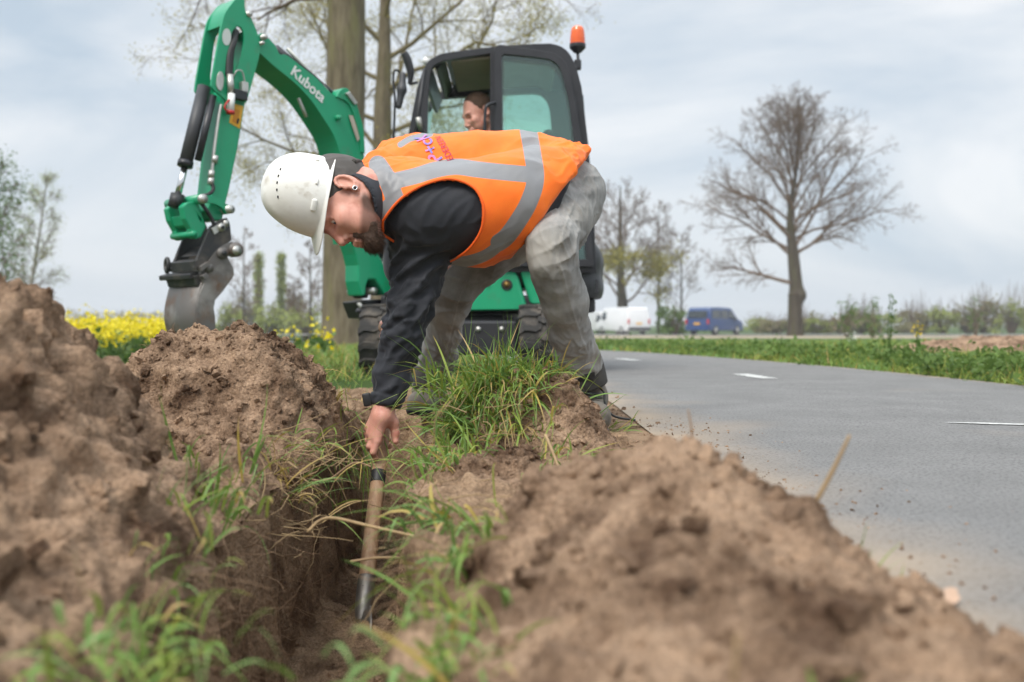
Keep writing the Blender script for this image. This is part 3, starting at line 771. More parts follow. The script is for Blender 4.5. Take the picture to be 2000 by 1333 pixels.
jn = normals_q(jv, jq)
jv = fold(jv, jn, np.array(P(760, 560, 3.0))-np.array(P(880, 420, 3.0)), 26, .007, 9.1, .2, armm+.6*(px_[:, 1] <= 440))
# cuff hem
ctr = np.array(P(755, 793, 3.02)); adir = np.array(P(768, 735, 3.03))-ctr; adir /= np.linalg.norm(adir)
tt = (jv-ctr)@adir; rd = np.linalg.norm(jv-ctr-np.outer(tt, adir), axis=1)
jn = normals_q(jv, jq)
jv = jv+jn*((.0028*sstep(.034, .031, tt)*(tt < .06)-.003*np.exp(-((tt-.034)/.003)**2))*(rd < .09))[:, None]
jacket = mk('jacket', jv, jq, M_jacket, worker)
# cuff tab
bm = bmesh.new(); bmesh.ops.create_cube(bm, size=1)
c0 = P(717, 781, 3.0); Mx = Matrix.Translation(c0) @ Matrix.Rotation(R(-10), 4, 'Y') @ Matrix.Diagonal((.026, .012, .040, 1))
bmesh.ops.transform(bm, matrix=Mx, verts=bm.verts); from_bm('cuff_tab', bm, M_black, jacket, True, .005, 3)
# collar
sc_ = SDF((-.62, 2.72, .45), (-.28, 3.42, .98), .0036)
ca, cb = np.array(P(699, 400, 2.955)), np.array(P(752, 388, 3.07))
cx = cb-ca; cx /= np.linalg.norm(cx)
M3 = np.array([cx, np.cross([0, 0, 1], cx)/np.linalg.norm(np.cross([0, 0, 1], cx)), [0, 0, 1]])
tilt = np.array([.93, .0, -.33])
sc_.cone(ca-cx*.02, cb, .101, .114, .01)
sc_.cone(ca-cx*.10, cb, .094, .096, .004, 'sub')
sc_.half(ca+np.array([0.002, 0, 0]), -np.array([.945, .10, .31])); 
cvv, cqq = sc_.mesh(); cvv = relax(cvv, cqq, 1, .5)
mk('collar', cvv, cqq, M_jacket, jacket)

# ---- vest
sv = SDF((-.56, 2.58, .22), (.30, 3.78, 1.02), .0058)
g_ = .013
for ch in (TA, TB): sv.chain([(p, r+g_) for p, r in ch], .06)
sv.cone(P(745, 392, 3.02), P(800, 385, 3.06), .118, .12, .05)
sv.chain([PX(770, 318, 3.34, 44), PX(815, 312, 3.36, 50)], .05)
# the loose front that hangs under the belly
sv.chain([(P(870, 462, 3.10), .088), (P(930, 455, 3.10), .092), (P(985, 430, 3.14), .098), (P(1030, 400, 3.16), .10)], .05)
sv.chain([(P(1090, 345, 3.22), .098), (P(1135, 335, 3.27), .078)], .05)
sv.half(P(1139, 312, 3.2), (.80, .05, -.60), .0)
inner = SDF(sv.lo, sv.lo+(sv.n-1)*sv.h, sv.h)
sv2 = sv.D+.010                                        # shell
sv.D = np.maximum(sv.D, -sv2)
# neck opening and the near arm hole
sv.half(P(712, 400, 3.0), (-.945, -.06, -.31))
hole = [(752, 432), (775, 402), (800, 381), (832, 364), (870, 354), (900, 358), (925, 372), (938, 395), (941, 420), (935, 452), (915, 482), (890, 501), (866, 512), (850, 517), (800, 530), (755, 500)]
vv, vq = sv.mesh(); vv = relax(vv, vq, 2, .5)
hp_ = np.array(hole, float)
def in_poly(pts, poly):
    x, y = pts[:, 0], pts[:, 1]; ins = np.zeros(len(pts), bool); n = len(poly)
    for i in range(n):
        x0, y0 = poly[i]; x1, y1 = poly[(i+1) % n]
        c_ = ((y0 > y) != (y1 > y)) & (x < (x1-x0)*(y-y0)/(y1-y0+1e-12)+x0); ins ^= c_
    return ins
def seg_dist(pts, line):
    best = np.full(len(pts), 1e9)
    for (x0, y0), (x1, y1) in zip(line[:-1], line[1:]):
        dx, dy = x1-x0, y1-y0; t = np.clip(((pts[:, 0]-x0)*dx+(pts[:, 1]-y0)*dy)/(dx*dx+dy*dy), 0, 1)
        best = np.minimum(best, np.hypot(pts[:, 0]-x0-t*dx, pts[:, 1]-y0-t*dy))
    return best
hole_s = smooth_line([(a, b, 0) for a, b in hole+hole[:1]], 80)[:, :2]
vn = normals_q(vv, vq); vp = pix(vv)
mid_y = 3.17
nearside = vv[:, 1] < mid_y+.06
d_h = seg_dist(vp, hole_s); ins = in_poly(vp, hole_s); sd_ = np.where(ins, -d_h, d_h)
drop = nearside & (sd_ < 0)
# pull the rim onto the traced edge
rim = nearside & (sd_ >= -4) & (sd_ < 4)
vf = vq[~drop[vq].any(1)]
# folds of the cloth
far = np.clip((sd_-8)/30, 0, 1)
mk1 = np.where(nearside, far, 1)
vv = fold(vv, vn, np.array(P(1080, 300, 3.1))-np.array(P(960, 480, 3.1)), 9, .010, 4.4, .3, mk1*(.3+1.0*sstep(980, 1080, vp[:, 0])+.5*sstep(420, 470, vp[:, 1])))
vn = normals_q(vv, vq)
vv = fold(vv, vn, np.array(P(740, 300, 3.1))-np.array(P(790, 380, 3.1)), 16, .006, 1.7, .3, mk1*sstep(860, 760, vp[:, 0]))
vn = normals_q(vv, vq)
vv = fold(vv, vn, np.array(P(1120, 320, 3.1))-np.array(P(1000, 470, 3.1)), 20, .007, 14.4, .18, mk1*(.12+sstep(1060, 1120, vp[:, 0])+.5*sstep(430, 480, vp[:, 1])+.5*sstep(880, 760, vp[:, 0])), 3.0)
vv = vv+normals_q(vv, vq)*(.004*noise3(vv*14)*mk1)[:, None]
used = np.unique(vf); re = np.full(len(vv), -1); re[used] = np.arange(len(used)); vf = re[vf]; vkeep = vv[used]
vp2 = pix(vv)[used]; nside = nearside[used]
# reflective bands, each laid along the cloth as a strip of a given half width
def band(line, hw): return 1-seg_dist(vp2, np.array(line))/hw/2
s_ = np.zeros(len(vkeep))
def addband(pts, hw, n=30):
    global s_
    ln = smooth_line([(a, b, 0) for a, b in pts], n)[:, :2]; s_ = np.maximum(s_, np.where(nside | True, 1-seg_dist(vp2, ln)/(2*hw), 0))
addband([(778, 352), (815, 343), (850, 332), (890, 326), (930, 331), (975, 336), (1030, 341)], 16)
addband([(738, 322), (756, 350), (772, 390), (778, 398)], 18)
addband([(772, 392), (752, 412), (748, 432)], 15)
addband([(1032, 255), (1040, 300), (1046, 350), (1033, 395), (1012, 432), (990, 462), (975, 474)], 17)
addband([(855, 512), (905, 512), (950, 498), (985, 470)], 11)
addband([(782, 283), (800, 272), (820, 267), (840, 262)], 6, 12)
M_v = M_vest; mix_by_attr(M_v, 'band', (0.21, 0.21, 0.215), .485, .515, .45)
rimd = np.where(nside, sd_[used], 99)
vest = mk('vest', vkeep, vf, M_v, worker, attrs={'band': s_})
# bound edge of the arm hole, and grey stitch lines
vb = BVHTree.FromPolygons([Vector(v) for v in vkeep], [tuple(f) for f in vf])
def cast(b, px, py):
    d = (P(px, py, 1)-Vector((0, 0, CH))).normalized(); return b.ray_cast(Vector((0, 0, CH)), d)
e_ = []
cen = np.mean(hole, 0)
for a, b in hole_s:
    o_ = np.array([a, b])-cen; o_ = np.array([a, b])+o_/np.linalg.norm(o_)*4
    h = cast(vb, *o_)
    if h[0] is not None and h[0].y < 3.2: e_.append(h[0]-Vector((0, .002, 0)))
if len(e_) > 10: 
    e_ = [np.array(p) for p in e_]; e_ = [e_[0]]+[(e_[i-1]+e_[i]+e_[i+1])/3 for i in range(1, len(e_)-1)]+[e_[-1]]
    V, Q = tubes([(np.array(e_), np.full(len(e_), .0042))], 8); mk('arm_binding', V, Q, mat('orange binding', (0.9, .12, .006), .8), vest)
# lettering on the back
def text_mesh(body, size, extrude=0.0, font=None, shear=0.0, space=1.0, offset=0.0):
    cu = bpy.data.curves.new('lettering', 'FONT'); cu.body = body; cu.size = size; cu.extrude = extrude; cu.shear = shear; cu.space_character = space; cu.offset = offset
    cu.align_x = 'CENTER'; cu.align_y = 'CENTER'; cu.resolution_u = 4
    ob = bpy.data.objects.new('lettering', cu); COL.objects.link(ob)
    dg = bpy.context.evaluated_depsgraph_get(); me = bpy.data.meshes.new_from_object(ob.evaluated_get(dg))
    bpy.data.objects.remove(ob); bpy.data.curves.remove(cu)
    return me
def wrap_text(name, body, c_px, dirx_px, size, bvh, m, parent, eps=.003, offset=0.0, space=1.0, side=None):
    me = text_mesh(body, size, offset=offset, space=space)
    bm = bmesh.new(); bm.from_mesh(me); bpy.data.meshes.remove(me)
    bmesh.ops.subdivide_edges(bm, edges=[e for e in bm.edges if e.calc_length() > size*.25], cuts=2)
    h = cast(bvh, *c_px); h2 = cast(bvh, c_px[0]+dirx_px[0], c_px[1]+dirx_px[1])
    if h[0] is None or h2[0] is None: bm.free(); return None
    x = (h2[0]-h[0]).normalized(); n = h[1] if h[1].dot(Vector((0, -1, .6))) > 0 else -h[1]; x = (x-n*x.dot(n)).normalized(); y = n.cross(x)
    for v in bm.verts:
        p = h[0]+x*v.co.x+y*v.co.y
        r = bvh.ray_cast(p+n*.10, -n)
        v.co = (r[0]+r[1]*(eps if r[1].dot(n) > 0 else -eps)) if r[0] is not None else p+n*eps
    return from_bm(name, bm, m, parent)
M_logo = mat('printed blue and pink', (0.20, 0.19, 0.52), 0.7, c2=(0.56, 0.20, 0.40), nscale=16, ncon=(0.52, 0.60))
M_print = mat('red print', (0.36, 0.02, 0.08), 0.7)
wrap_text('lettering', 'P+cK', (837, 286), (-13, -17), .064, vb, M_logo, vest, eps=.0045, offset=.001)
wrap_text('lettering', 'IEDEREEN', (868, 288), (-8, -13), .029, vb, M_print, vest)

# ---- jeans
sl_ = SDF((-.36, 2.66, .02), (.36, 3.92, 1.0), .0050)
sl_.chain(LEGN, .03); sl_.chain(LEGF, .03)
sl_.chain([PX(1098, 388, 3.26, 73), PX(1080, 388, 3.42, 74)], .05)
sl_.chain([PX(1112, 372, 3.28, 58), PX(1100, 362, 3.40, 60)], .05)
sl_.cone(P(1060, 372, 3.22), P(1050, 366, 3.38), .11, .11, .04)
sl_.half(P(1035, 345, 3.3), (-.75, 0, .66))
sl_.cone(P(1108, 706, 3.27), P(1150, 712, 3.3), .034, .036, .02)
qv, qq = sl_.mesh(); qv = relax(qv, qq, 2, .5); qn = normals_q(qv, qq); qp = pix(qv)
near_l = (qp[:, 0] > 1015)*1.0
qv = fold(qv, qn, np.array(P(1000, 545, 3.1))-np.array(P(1160, 490, 3.1)), 15, .011, 6.2, .25, near_l*(.15+gauss(qp/100, (11.2, 4.95), .5)+.9*gauss(qp/100, (11.5, 7.0), .35)+.6*gauss(qp/100, (11.5, 3.6), .4)))
qn = normals_q(qv, qq)
qv = fold(qv, qn, np.array(P(860, 560, 3.4))-np.array(P(960, 560, 3.4)), 13, .009, 2.2, .3, (1-near_l)*(.3+gauss(qp/100, (9.0, 5.9), .5)+.9*gauss(qp/100, (8.5, 7.1), .4)))
qn = normals_q(qv, qq)
qv = fold(qv, qn, np.array(P(1100, 400, 3.1))-np.array(P(1110, 650, 3.1)), 22, .0055, 8.8, .22, .25+gauss(qp/100, (10.9, 5.2), .5)+gauss(qp/100, (8.6, 6.7), .5)+.8*gauss(qp/100, (11.3, 3.9), .5), 2.6)
qn = normals_q(qv, qq)
qv = fold(qv, qn, np.array(P(1060, 430, 3.1))-np.array(P(1130, 640, 3.1)), 38, .0048, 21.3, .22, .25+gauss(qp/100, (11.2, 4.8), .6)+.9*gauss(qp/100, (11.4, 6.9), .5)+.8*gauss(qp/100, (8.6, 6.9), .5)+.7*gauss(qp/100, (11.3, 3.9), .5), 3.2)
qv = qv+normals_q(qv, qq)*(.0035*noise3(qv*22))[:, None]
# seams: a raised double line down each outer leg
sm = np.minimum(seg_dist(qp, smooth_line([(1150, 330, 0), (1128, 380, 0), (1105, 440, 0), (1090, 500, 0), (1101, 545, 0), (1115, 600, 0), (1135, 660, 0), (1150, 700, 0)], 40)[:, :2]),
                seg_dist(qp, smooth_line([(985, 490, 0), (930, 530, 0), (900, 570, 0), (888, 610, 0), (876, 660, 0), (862, 700, 0)], 40)[:, :2]))
qv = qv+normals_q(qv, qq)*(.0028*np.exp(-(sm/2.0)**2)*(qv[:, 1] < 3.6))[:, None]
pale = np.clip(gauss(qp/100, (10.6, 4.9), .45)+.8*gauss(qp/100, (8.55, 6.4), .45)+.5*gauss(qp/100, (11.4, 4.2), .3)+.25*np.exp(-((sm-2)/1.5)**2), 0, 1)
mix_by_attr(M_jeans, 'worn', (0.50, 0.47, 0.42), .1, 1.4)
jeans = mk('jeans', qv, qq, M_jeans, worker, attrs={'worn': pale})
# ---- boots
def boot(ank, mid, heel, toe, ra, rt, lift):
    s = SDF(np.minimum.reduce([ank, heel, toe, mid])-.12, np.maximum.reduce([ank, heel, toe, mid])+.12, .0052)
    s.cone(ank, mid, ra, ra*.92, .01); s.cone(mid, heel, ra*.92, .040, .02); s.cone(heel, toe, .041, rt, .02); s.cone(mid, (heel+toe*1.4)/2.4+[0, 0, .02], ra*.9, .038, .03); s.ball(toe, rt*1.03, .02)
    s.half((0, 0, heel[2]-.036), (0, 0, -1))
    v, q = s.mesh(); v = relax(v, q, 1, .5); n = normals_q(v, q); v = v+n*(.0015*fbm(v*50, 2))[:, None]
    b = mk('boot', v, q, M_boot, worker)
    s = SDF(np.minimum(heel, toe)-.1, np.maximum(heel, toe)+.1, .0052)
    s.cone(heel-[0, 0, .02], toe-[0, 0, .012], .046, rt+.006, .01); s.ball(toe-[0, 0, .012], rt+.007, .01)
    s.half((0, 0, heel[2]-.022), (0, 0, 1)); s.half((0, 0, heel[2]-.043), (0, 0, -1))
    v, q = s.mesh(); mk('sole', v, q, M_black, b)
    return b
bt = boot(np.array(P(1140, 722, 3.30)), np.array(P(1150, 778, 3.36)), np.array(P(1150, 811, 3.44)), np.array(P(1163, 815, 3.20)), .062, .046, 0)
bf = boot(np.array(P(842, 728, 3.70)), np.array(P(838, 762, 3.72)), np.array(P(846, 778, 3.78)), np.array(P(822, 790, 3.56)), .060, .045, 0)
# laces
for k, (y, d) in enumerate(((762, 3.292), (770, 3.272), (777, 3.255), (789, 3.215), (799, 3.185))):
    tube_obj('lace', [P(1128+k*3, y+4, d+.02), P(1148+k*2, y-1, d-.022), P(1172+k*2, y+1, d+.02)], .0042, M_black, bt, 6, 12)
tube_obj('lace', [P(1172, 758, 3.29), P(1180, 768, 3.27), P(1181, 785, 3.26), P(1188, 803, 3.26), P(1204, 815, 3.27), P(1240, 821, 3.35)], .0038, M_black, bt, 8, 40)
for px, py, d in ((1166, 795, 3.172), (1160, 805, 3.150)):
    bm = bmesh.new(); bmesh.ops.create_uvsphere(bm, u_segments=10, v_segments=6, radius=.0058, matrix=Matrix.Translation(P(px, py, d))); from_bm('lace_hook', bm, M_silver, bt, True)
# velcro ankle flaps
def flap(c, r, axis_, a0, a1, hgt, name='ankle_flap', par=None):
    ax = np.array(axis_, float); ax /= np.linalg.norm(ax); u = np.cross(ax, [0, 1, 0]); u /= np.linalg.norm(u); v = np.cross(u, ax)
    V = []
    na, nh = 30, 14
    for a in np.linspace(a0, a1, na):
        for t in np.linspace(-.5, .5, nh):
            e = 1-.10*abs((a-(a0+a1)/2)/(a1-a0)*2)**6
            V.append(np.array(c)+ax*t*hgt*e+(-v*math.cos(a)+u*math.sin(a))*(r+.004*math.sin(3*a+2*t)+.010*t*0))
    i = np.arange(na-1)[:, None]*nh+np.arange(nh-1)[None]
    o = mk(name, np.array(V), np.stack([i, i+1, i+nh+1, i+nh], -1).reshape(-1, 4), M_flap, par)
    m_ = o.modifiers.new('thickness', 'SOLIDIFY'); m_.thickness = .004; m_.offset = 1; return o
fl = flap(P(1138, 729, 3.30), .068, np.array(P(1128, 690, 3.27))-np.array(P(1140, 740, 3.30)), R(-95), R(62), .085, par=jeans)
o = flap(P(1140, 722, 3.297), .0725, np.array(P(1128, 690, 3.27))-np.array(P(1140, 740, 3.30)), R(-22), R(22), .026, 'velcro_patch', fl); o.data.materials[0] = M_black
flap(P(843, 737, 3.69), .066, (0, 0.1, 1), R(-100), R(100), .075, par=jeans)

# ================================================================ THE SPADE
M_ash = mat('worn ash wood', (0.42, 0.26, 0.15), 0.65, c2=(0.28, 0.16, 0.09), nscale=9, ncon=(0.4, 0.65), stretch=(7, 7, .8), bump=0.3, bscale=60, bdist=0.002, c3=(0.50, 0.36, 0.24), n3scale=4)
M_steel = mat('worn spade steel', (0.36, 0.35, 0.33), 0.42, 0.85, c2=(0.16, 0.14, 0.12), nscale=10, ncon=(0.4, 0.65), stretch=(1, 1, .5), rough2=.7, bump=0.15, bscale=90, bdist=0.002)
spade = thing('spade', 'wooden shafted spade with steel socket held down into the trench', 'spade', sp_lo)
top = sp_at(640)
shaft = tube_obj('shaft', [sp_at(1150), sp_at(1000), sp_at(860), sp_at(740), top], [.0240, .0230, .0200, .0190, .0180], M_ash, spade, 20, 40)
gx = Vector((.75, .66, 0)).normalized()
gr = tube_obj('grip', [Vector(top)-gx*.058, Vector(top)-gx*.02, Vector(top)+gx*.02, Vector(top)+gx*.058], [.013, .0165, .0165, .013], M_ash, spade, 16, 16)
tube_obj('tape', [sp_at(944), sp_at(933), sp_at(921)], .0222, M_black, spade, 20, 12)
sock = tube_obj('socket', [sp_at(1126), sp_at(1150), sp_at(1185), sp_at(1215)], [.0250, .0252, .0245, .018], M_steel, spade, 20, 20)
pn = sp_at(1143); bm = bmesh.new(); bmesh.ops.create_cube(bm, size=1, matrix=Matrix.Translation(Vector(pn)+Vector((-.004, -.0245, 0))) @ Matrix.Diagonal((.005, .004, .011, 1))); from_bm('nail_hole', bm, M_hole, sock)
# blade: a dished plate, half sunk in the loose soil
ax = -sp_ax; bl0 = sp_at(1205); wx = np.array([.30, -.95, 0.0]); wx -= ax*(wx@ax); wx /= np.linalg.norm(wx); nx = np.cross(ax, wx)
V = []
for i in range(16):
    t = i/15; half = .085*(1-.18*t)*(.55+.45*min(1, t*6))
    for j in range(13):
        s = j/6-1; V.append(bl0+ax*(.29*t-.02*abs(s)*(1-min(1, t*3)))+wx*half*s+nx*(.014*(1-s*s)*(1-t)+.010*math.exp(-(s*4)**2)*(1-t)-.01))
i = np.arange(15)[:, None]*13+np.arange(12)[None]
bl = mk('blade', np.array(V), np.stack([i, i+1, i+14, i+13], -1).reshape(-1, 4), M_steel, spade); m_ = bl.modifiers.new('thickness', 'SOLIDIFY'); m_.thickness = .004; m_.offset = 0
# ================================================================ THE EXCAVATOR
from mathutils.geometry import tessellate_polygon
M_green = mat('green machine paint', (0.002, 0.275, 0.125), 0.36, c2=(0.003, 0.30, 0.14), nscale=3, coat=0.25, c3=(0.05, 0.20, 0.10), n3scale=9, c3con=(0.58, 0.85), bump=0.04, bscale=30, rough2=.5)
M_dark = mat('dark grey plastic', (0.030, 0.031, 0.034), 0.5, c2=(0.042, 0.042, 0.045), nscale=6, bump=0.1, bscale=140, bdist=0.002)
M_frame = mat('black cab paint', (0.016, 0.016, 0.019), 0.36, c2=(0.026, 0.026, 0.03), nscale=5)
M_rubber = mat('dusty track rubber', (0.030, 0.028, 0.026), 0.85, c2=(0.15, 0.125, 0.10), nscale=7, ncon=(0.45, 0.7), bump=0.4, bscale=50, bdist=0.005)
M_rust = mat('scraped bucket steel', (0.15, 0.138, 0.128), 0.5, 0.4, c2=(0.17, 0.10, 0.06), nscale=7, ncon=(0.48, 0.70), detail=8, c3=(0.30, 0.28, 0.26), n3scale=5, c3con=(0.48, 0.66), bump=0.25, bscale=70, bdist=0.003)
M_coup = mat('worn black steel', (0.035, 0.035, 0.036), 0.5, 0.3, c2=(0.10, 0.085, 0.07), nscale=8, ncon=(0.5, 0.7), bump=0.15, bscale=60)
M_chrome = mat('chromed rod', (0.72, 0.72, 0.72), 0.18, 1.0, c2=(0.66, 0.66, 0.66), nscale=20)
M_zinc = mat('zinc plated steel', (0.55, 0.54, 0.50), 0.4, 0.8, c2=(0.42, 0.41, 0.38), nscale=16)
M_white = mat('white enamel', (0.75, 0.75, 0.73), 0.45, c2=(0.68, 0.68, 0.66), nscale=8)
M_red = mat('red plastic', (0.50, 0.015, 0.012), 0.4, c2=(0.42, 0.015, 0.012), nscale=10)
M_yellow = mat('yellow sticker', (0.78, 0.42, 0.02), 0.5, c2=(0.70, 0.36, 0.02), nscale=6)
M_liner = mat('beige roof lining', (0.46, 0.40, 0.33), 0.95, c2=(0.40, 0.35, 0.29), nscale=5)
M_amber = mat('amber beacon lens', (0.85, 0.16, 0.01), 0.15, c2=(0.70, 0.09, 0.008), nscale=5, coat=0.6)
M_glass = bpy.data.materials.new('green tinted glass'); M_glass.use_nodes = True
_n = M_glass.node_tree.nodes; _l = M_glass.node_tree.links; _n.remove(_n['Principled BSDF'])
_t = _n.new('ShaderNodeBsdfTransparent'); _t.inputs[0].default_value = (0.66, 0.86, 0.80, 1)
_g = _n.new('ShaderNodeBsdfGlossy'); _g.inputs['Roughness'].default_value = 0.03; _g.inputs[0].default_value = (0.75, 0.9, 0.85, 1)
_lw = _n.new('ShaderNodeFresnel'); _lw.inputs['IOR'].default_value = 2.1
_m = _n.new('ShaderNodeMixShader'); _l.new(_lw.outputs[0], _m.inputs[0]); _l.new(_t.outputs[0], _m.inputs[1]); _l.new(_g.outputs[0], _m.inputs[2]); _l.new(_m.outputs[0], _n['Material Output'].inputs[0])

digger = thing('excavator', 'green and black compact excavator on rubber tracks with its arm raised', 'excavator', (-.35, 7.5, 0))
AA = R(48); BASE = P(742, 560, 6.95); adir_ = Vector((-math.cos(AA), -math.sin(AA), 0)); anor = Vector((-math.sin(AA), math.cos(AA), 0))
EYE = Vector((0, 0, CH))
def ray_plane(px, py, p0, n):
    d = P(px, py, 1)-EYE; t = (p0-EYE).dot(n)/d.dot(n); return EYE+d*t
def U(px, py, off=0.0): return ray_plane(px, py, BASE, anor)+anor*off         # arm plane, off metres behind it
HY = 6.86
def H_(px, py, dy=0.0): return ray_plane(px, py, Vector((0, HY, 0)), Vector((0, 1, 0)))+Vector((0, dy, 0))   # house side plane
def prism(name, outer, fn, nrm, o0, t, m, parent, holes=(), bev=.006, smooth=False):
    """plate with outline (photo pixels on its plane), holes and a real thickness"""
    loops = [[fn(*p) for p in outer]]+[[fn(*p) for p in h] for h in holes]
    flat = [p for l in loops for p in l]; tri = tessellate_polygon(loops)
    bm = bmesh.new(); a = [bm.verts.new(p+nrm*o0) for p in flat]; b = [bm.verts.new(p+nrm*(o0+t)) for p in flat]
    for f in tri:
        try: bm.faces.new([a[i] for i in f]); bm.faces.new([b[i] for i in reversed(f)])
        except ValueError: pass
    k = 0
    for l in loops:
        n = len(l)
        for i in range(n):
            j = (i+1) % n; bm.faces.new([a[k+i], a[k+j], b[k+j], b[k+i]])
        k += n
    bmesh.ops.dissolve_limit(bm, angle_limit=R(1), verts=bm.verts, edges=bm.edges)
    return from_bm(name, bm, m, parent, smooth, bev, 2)
def arm(name, pts, o0, t, m, parent, holes=(), bev=.006): return prism(name, pts, U, anor, o0, t, m, parent, holes, bev)
def side(name, pts, o0, t, m, parent, holes=(), bev=.006): return prism(name, pts, H_, Vector((0, 1, 0)), o0, t, m, parent, holes, bev)
def sm(pts, n): return [tuple(q[:2]) for q in smooth_line([(a, b, 0) for a, b in pts], n)]
def cyl(name, a, b, r, m, parent, sides=18, r2=None, bev=0):
    return tube_obj(name, [Vector(a), Vector(b)], [r, r if r2 is None else r2], m, parent, sides)
def pin(name, px, py, o0, t, r, m, parent): return cyl(name, U(px, py, o0), U(px, py, o0)+anor*t, r, m, parent)
def boxc(name, c, s, m, parent, bev=.005, rot=None, smooth=False):
    bm = bmesh.new(); M_ = Matrix.Translation(c) @ ((rot.to_4x4() if rot else Matrix.Identity(4))) @ Matrix.Diagonal((*s, 1)); bmesh.ops.create_cube(bm, size=1, matrix=M_)
    return from_bm(name, bm, m, parent, smooth, bev, 3)
# ---- boom
top_e = [(500, 84), (505, 70), (514, 66), (537, 88), (546, 106), (560, 108), (585, 127), (617, 152), (644, 180), (658, 187), (665, 175), (675, 173), (685, 188), (694, 205), (700, 225), (707, 250), (710, 275), (711, 302), (714, 345), (722, 405), (730, 470)]
low_e = [(690, 475), (684, 420), (676, 360), (669, 328), (663, 297), (652, 265), (634, 235), (609, 198), (585, 171), (560, 149), (542, 135), (526, 121), (512, 108), (502, 100)]
boom = arm('boom', sm(top_e, 60)+sm(low_e, 40), 0, .22, M_green, digger, bev=.008)
arm('boom_foot', [(678, 473), (686, 498), (691, 519), (691, 550), (697, 579), (705, 578), (706, 560), (711, 547), (724, 547), (735, 563), (744, 578), (757, 575), (757, 560), (747, 534), (740, 516), (732, 500), (729, 470), (705, 464)], -.05, .15, M_green, boom, bev=.012)
arm('warning_sticker', [(711, 480), (726, 479), (727, 491), (715, 494)], -.054, .003, M_yellow, boom, bev=0)
arm('boom_flange', sm([(655, 190), (664, 176), (676, 173), (686, 188), (695, 205), (701, 226), (708, 252), (711, 300)], 24)+sm([(703, 298), (699, 262), (690, 228), (680, 205), (668, 195)], 16), -.012, .014, M_green, boom, bev=.003)
arm('boom_window', [(679, 226), (687, 227), (694, 248), (700, 272), (696, 277), (688, 255)], -.014, .003, M_liner, boom, bev=0)
pin('boom_stud', 658, 231, -.03, .04, .018, M_green, boom)
arm('cylinder_bracket', [(671, 184), (678, 180), (694, 203), (688, 206)], -.03, .03, M_zinc, boom, bev=.004)
for px, py in ((512.5, 74), (508, 86)): pin('boom_pin', px, py, -.035, .29, .017 if py < 80 else .011, M_zinc, boom)
# lettering along the boom
def arm_text(body, c, dirpx, size, m, parent, off=-.003, space=1.0, offset=0.0):
    me = text_mesh(body, size, .0012, space=space, offset=offset)
    o_ = U(*c, off); x = (U(c[0]+dirpx[0], c[1]+dirpx[1], off)-o_).normalized(); y = (-anor).cross(x)
    if y.z < 0: pass
    Mx = Matrix((x, y, -anor)).transposed().to_4x4(); Mx.translation = o_; me.transform(Mx)
    return link('lettering', me, m, parent)
arm_text('Kubota', (601.5, 166), (62, 58), .098, M_white, boom, -.003, 1.02, .0022)
# dipper cylinder above the boom
md = .11
cyl('cylinder_rod', U(483, 29, md), U(560, 93, md), .014, M_chrome, boom); bc = cyl('arm_cylinder', U(556, 90, md), U(672, 186, md), .034, M_frame, boom)
cyl('hose', U(572, 92, md-.05), U(650, 176, md-.05), .013, M_zinc, boom)
tube_obj('hose', [U(566, 104, md-.06), U(590, 122, md-.06), U(625, 150, md-.06), U(645, 172, md-.05)], .012, M_black, boom)
tube_obj('hose', [U(592, 190, .05), U(600, 214, .04), U(607, 226, .05)], .012, M_zinc, boom)
# ---- dipper
hole = sm([(457, 54), (467, 54), (474, 68), (473, 92), (462, 130), (451, 162), (441, 150), (443, 120), (446, 92), (450, 68), (457, 54)], 30)[:-1]
cheek = sm([(456, 1), (438, 25), (431, 48), (423, 90), (411.5, 157), (412.5, 173), (424, 184), (437, 195)], 26)+[(441, 205), (479, 202), (492, 157), (503, 117), (506, 100), (502.5, 72), (499, 61), (492.5, 45), (488, 35), (481, 31), (477, 22), (475, -2), (466, -5)]
dip = arm('dipper', [(437, 180), (492, 140), (498, 128), (492, 157), (479, 202), (466, 283), (448, 370), (439, 405), (434, 432), (415, 430), (404, 412), (412, 390), (424, 280)], 0, .17, M_green, digger, bev=.008)
arm('dipper_cheek', cheek, -.014, .018, M_green, dip, [hole], .003)
arm('dipper_cheek', cheek, .17, .018, M_green, dip, [hole], .003)
arm('dipper_nose', [(478, 60), (500, 66), (503, 117), (494, 150), (476, 150)], 0, .17, M_green, dip)
arm('dipper_back', sm([(456, 2), (444, 18), (437, 35), (434, 50)], 8)+[(439, 52), (446, 30), (462, 8), (470, 0), (465, -4)], .004, .166, M_green, dip, bev=.002)
pin('dipper_pin', 483.5, 29, -.03, .24, .018, M_zinc, dip)
arm('sticker', [(440+8.5*math.cos(a), 73.5+16.5*math.sin(a)) for a in np.linspace(0, 2*math.pi, 18, endpoint=False)], -.0165, .002, mat('pale sticker', (.55, .58, .55), .5), dip, bev=0)
lab = arm('warning_sticker', [(455, 203), (475, 208), (468, 252), (447.5, 240)], -.0165 if False else -.003, .003, M_yellow, dip, bev=0)
arm('sticker_symbol', [(458, 213), (468, 216), (463, 243), (453, 238)], -.005, .002, mat('orange symbol', (.55, .22, .01), .6), lab, bev=0)
arm('sticker_symbol', [(463, 232), (467, 233), (464, 243), (461, 241)], -.0065, .0015, M_black, lab, bev=0)
arm('latch_plate', sm([(421, 148), (426, 141), (432, 146), (433, 160), (431, 174), (426, 179), (420, 172), (419, 160), (421, 148)], 20)[:-1], -.024, .01, M_zinc, dip, bev=.003)
tube_obj('hose', [U(470, 60, .05), U(456, 82, .0), U(446, 112, -.01), U(443, 150, -.02)], .022, M_black, dip); tube_obj('hose', [U(474, 66, .09), U(464, 84, .05), U(455, 110, .02), U(450, 150, -.0)], .017, M_black, dip)
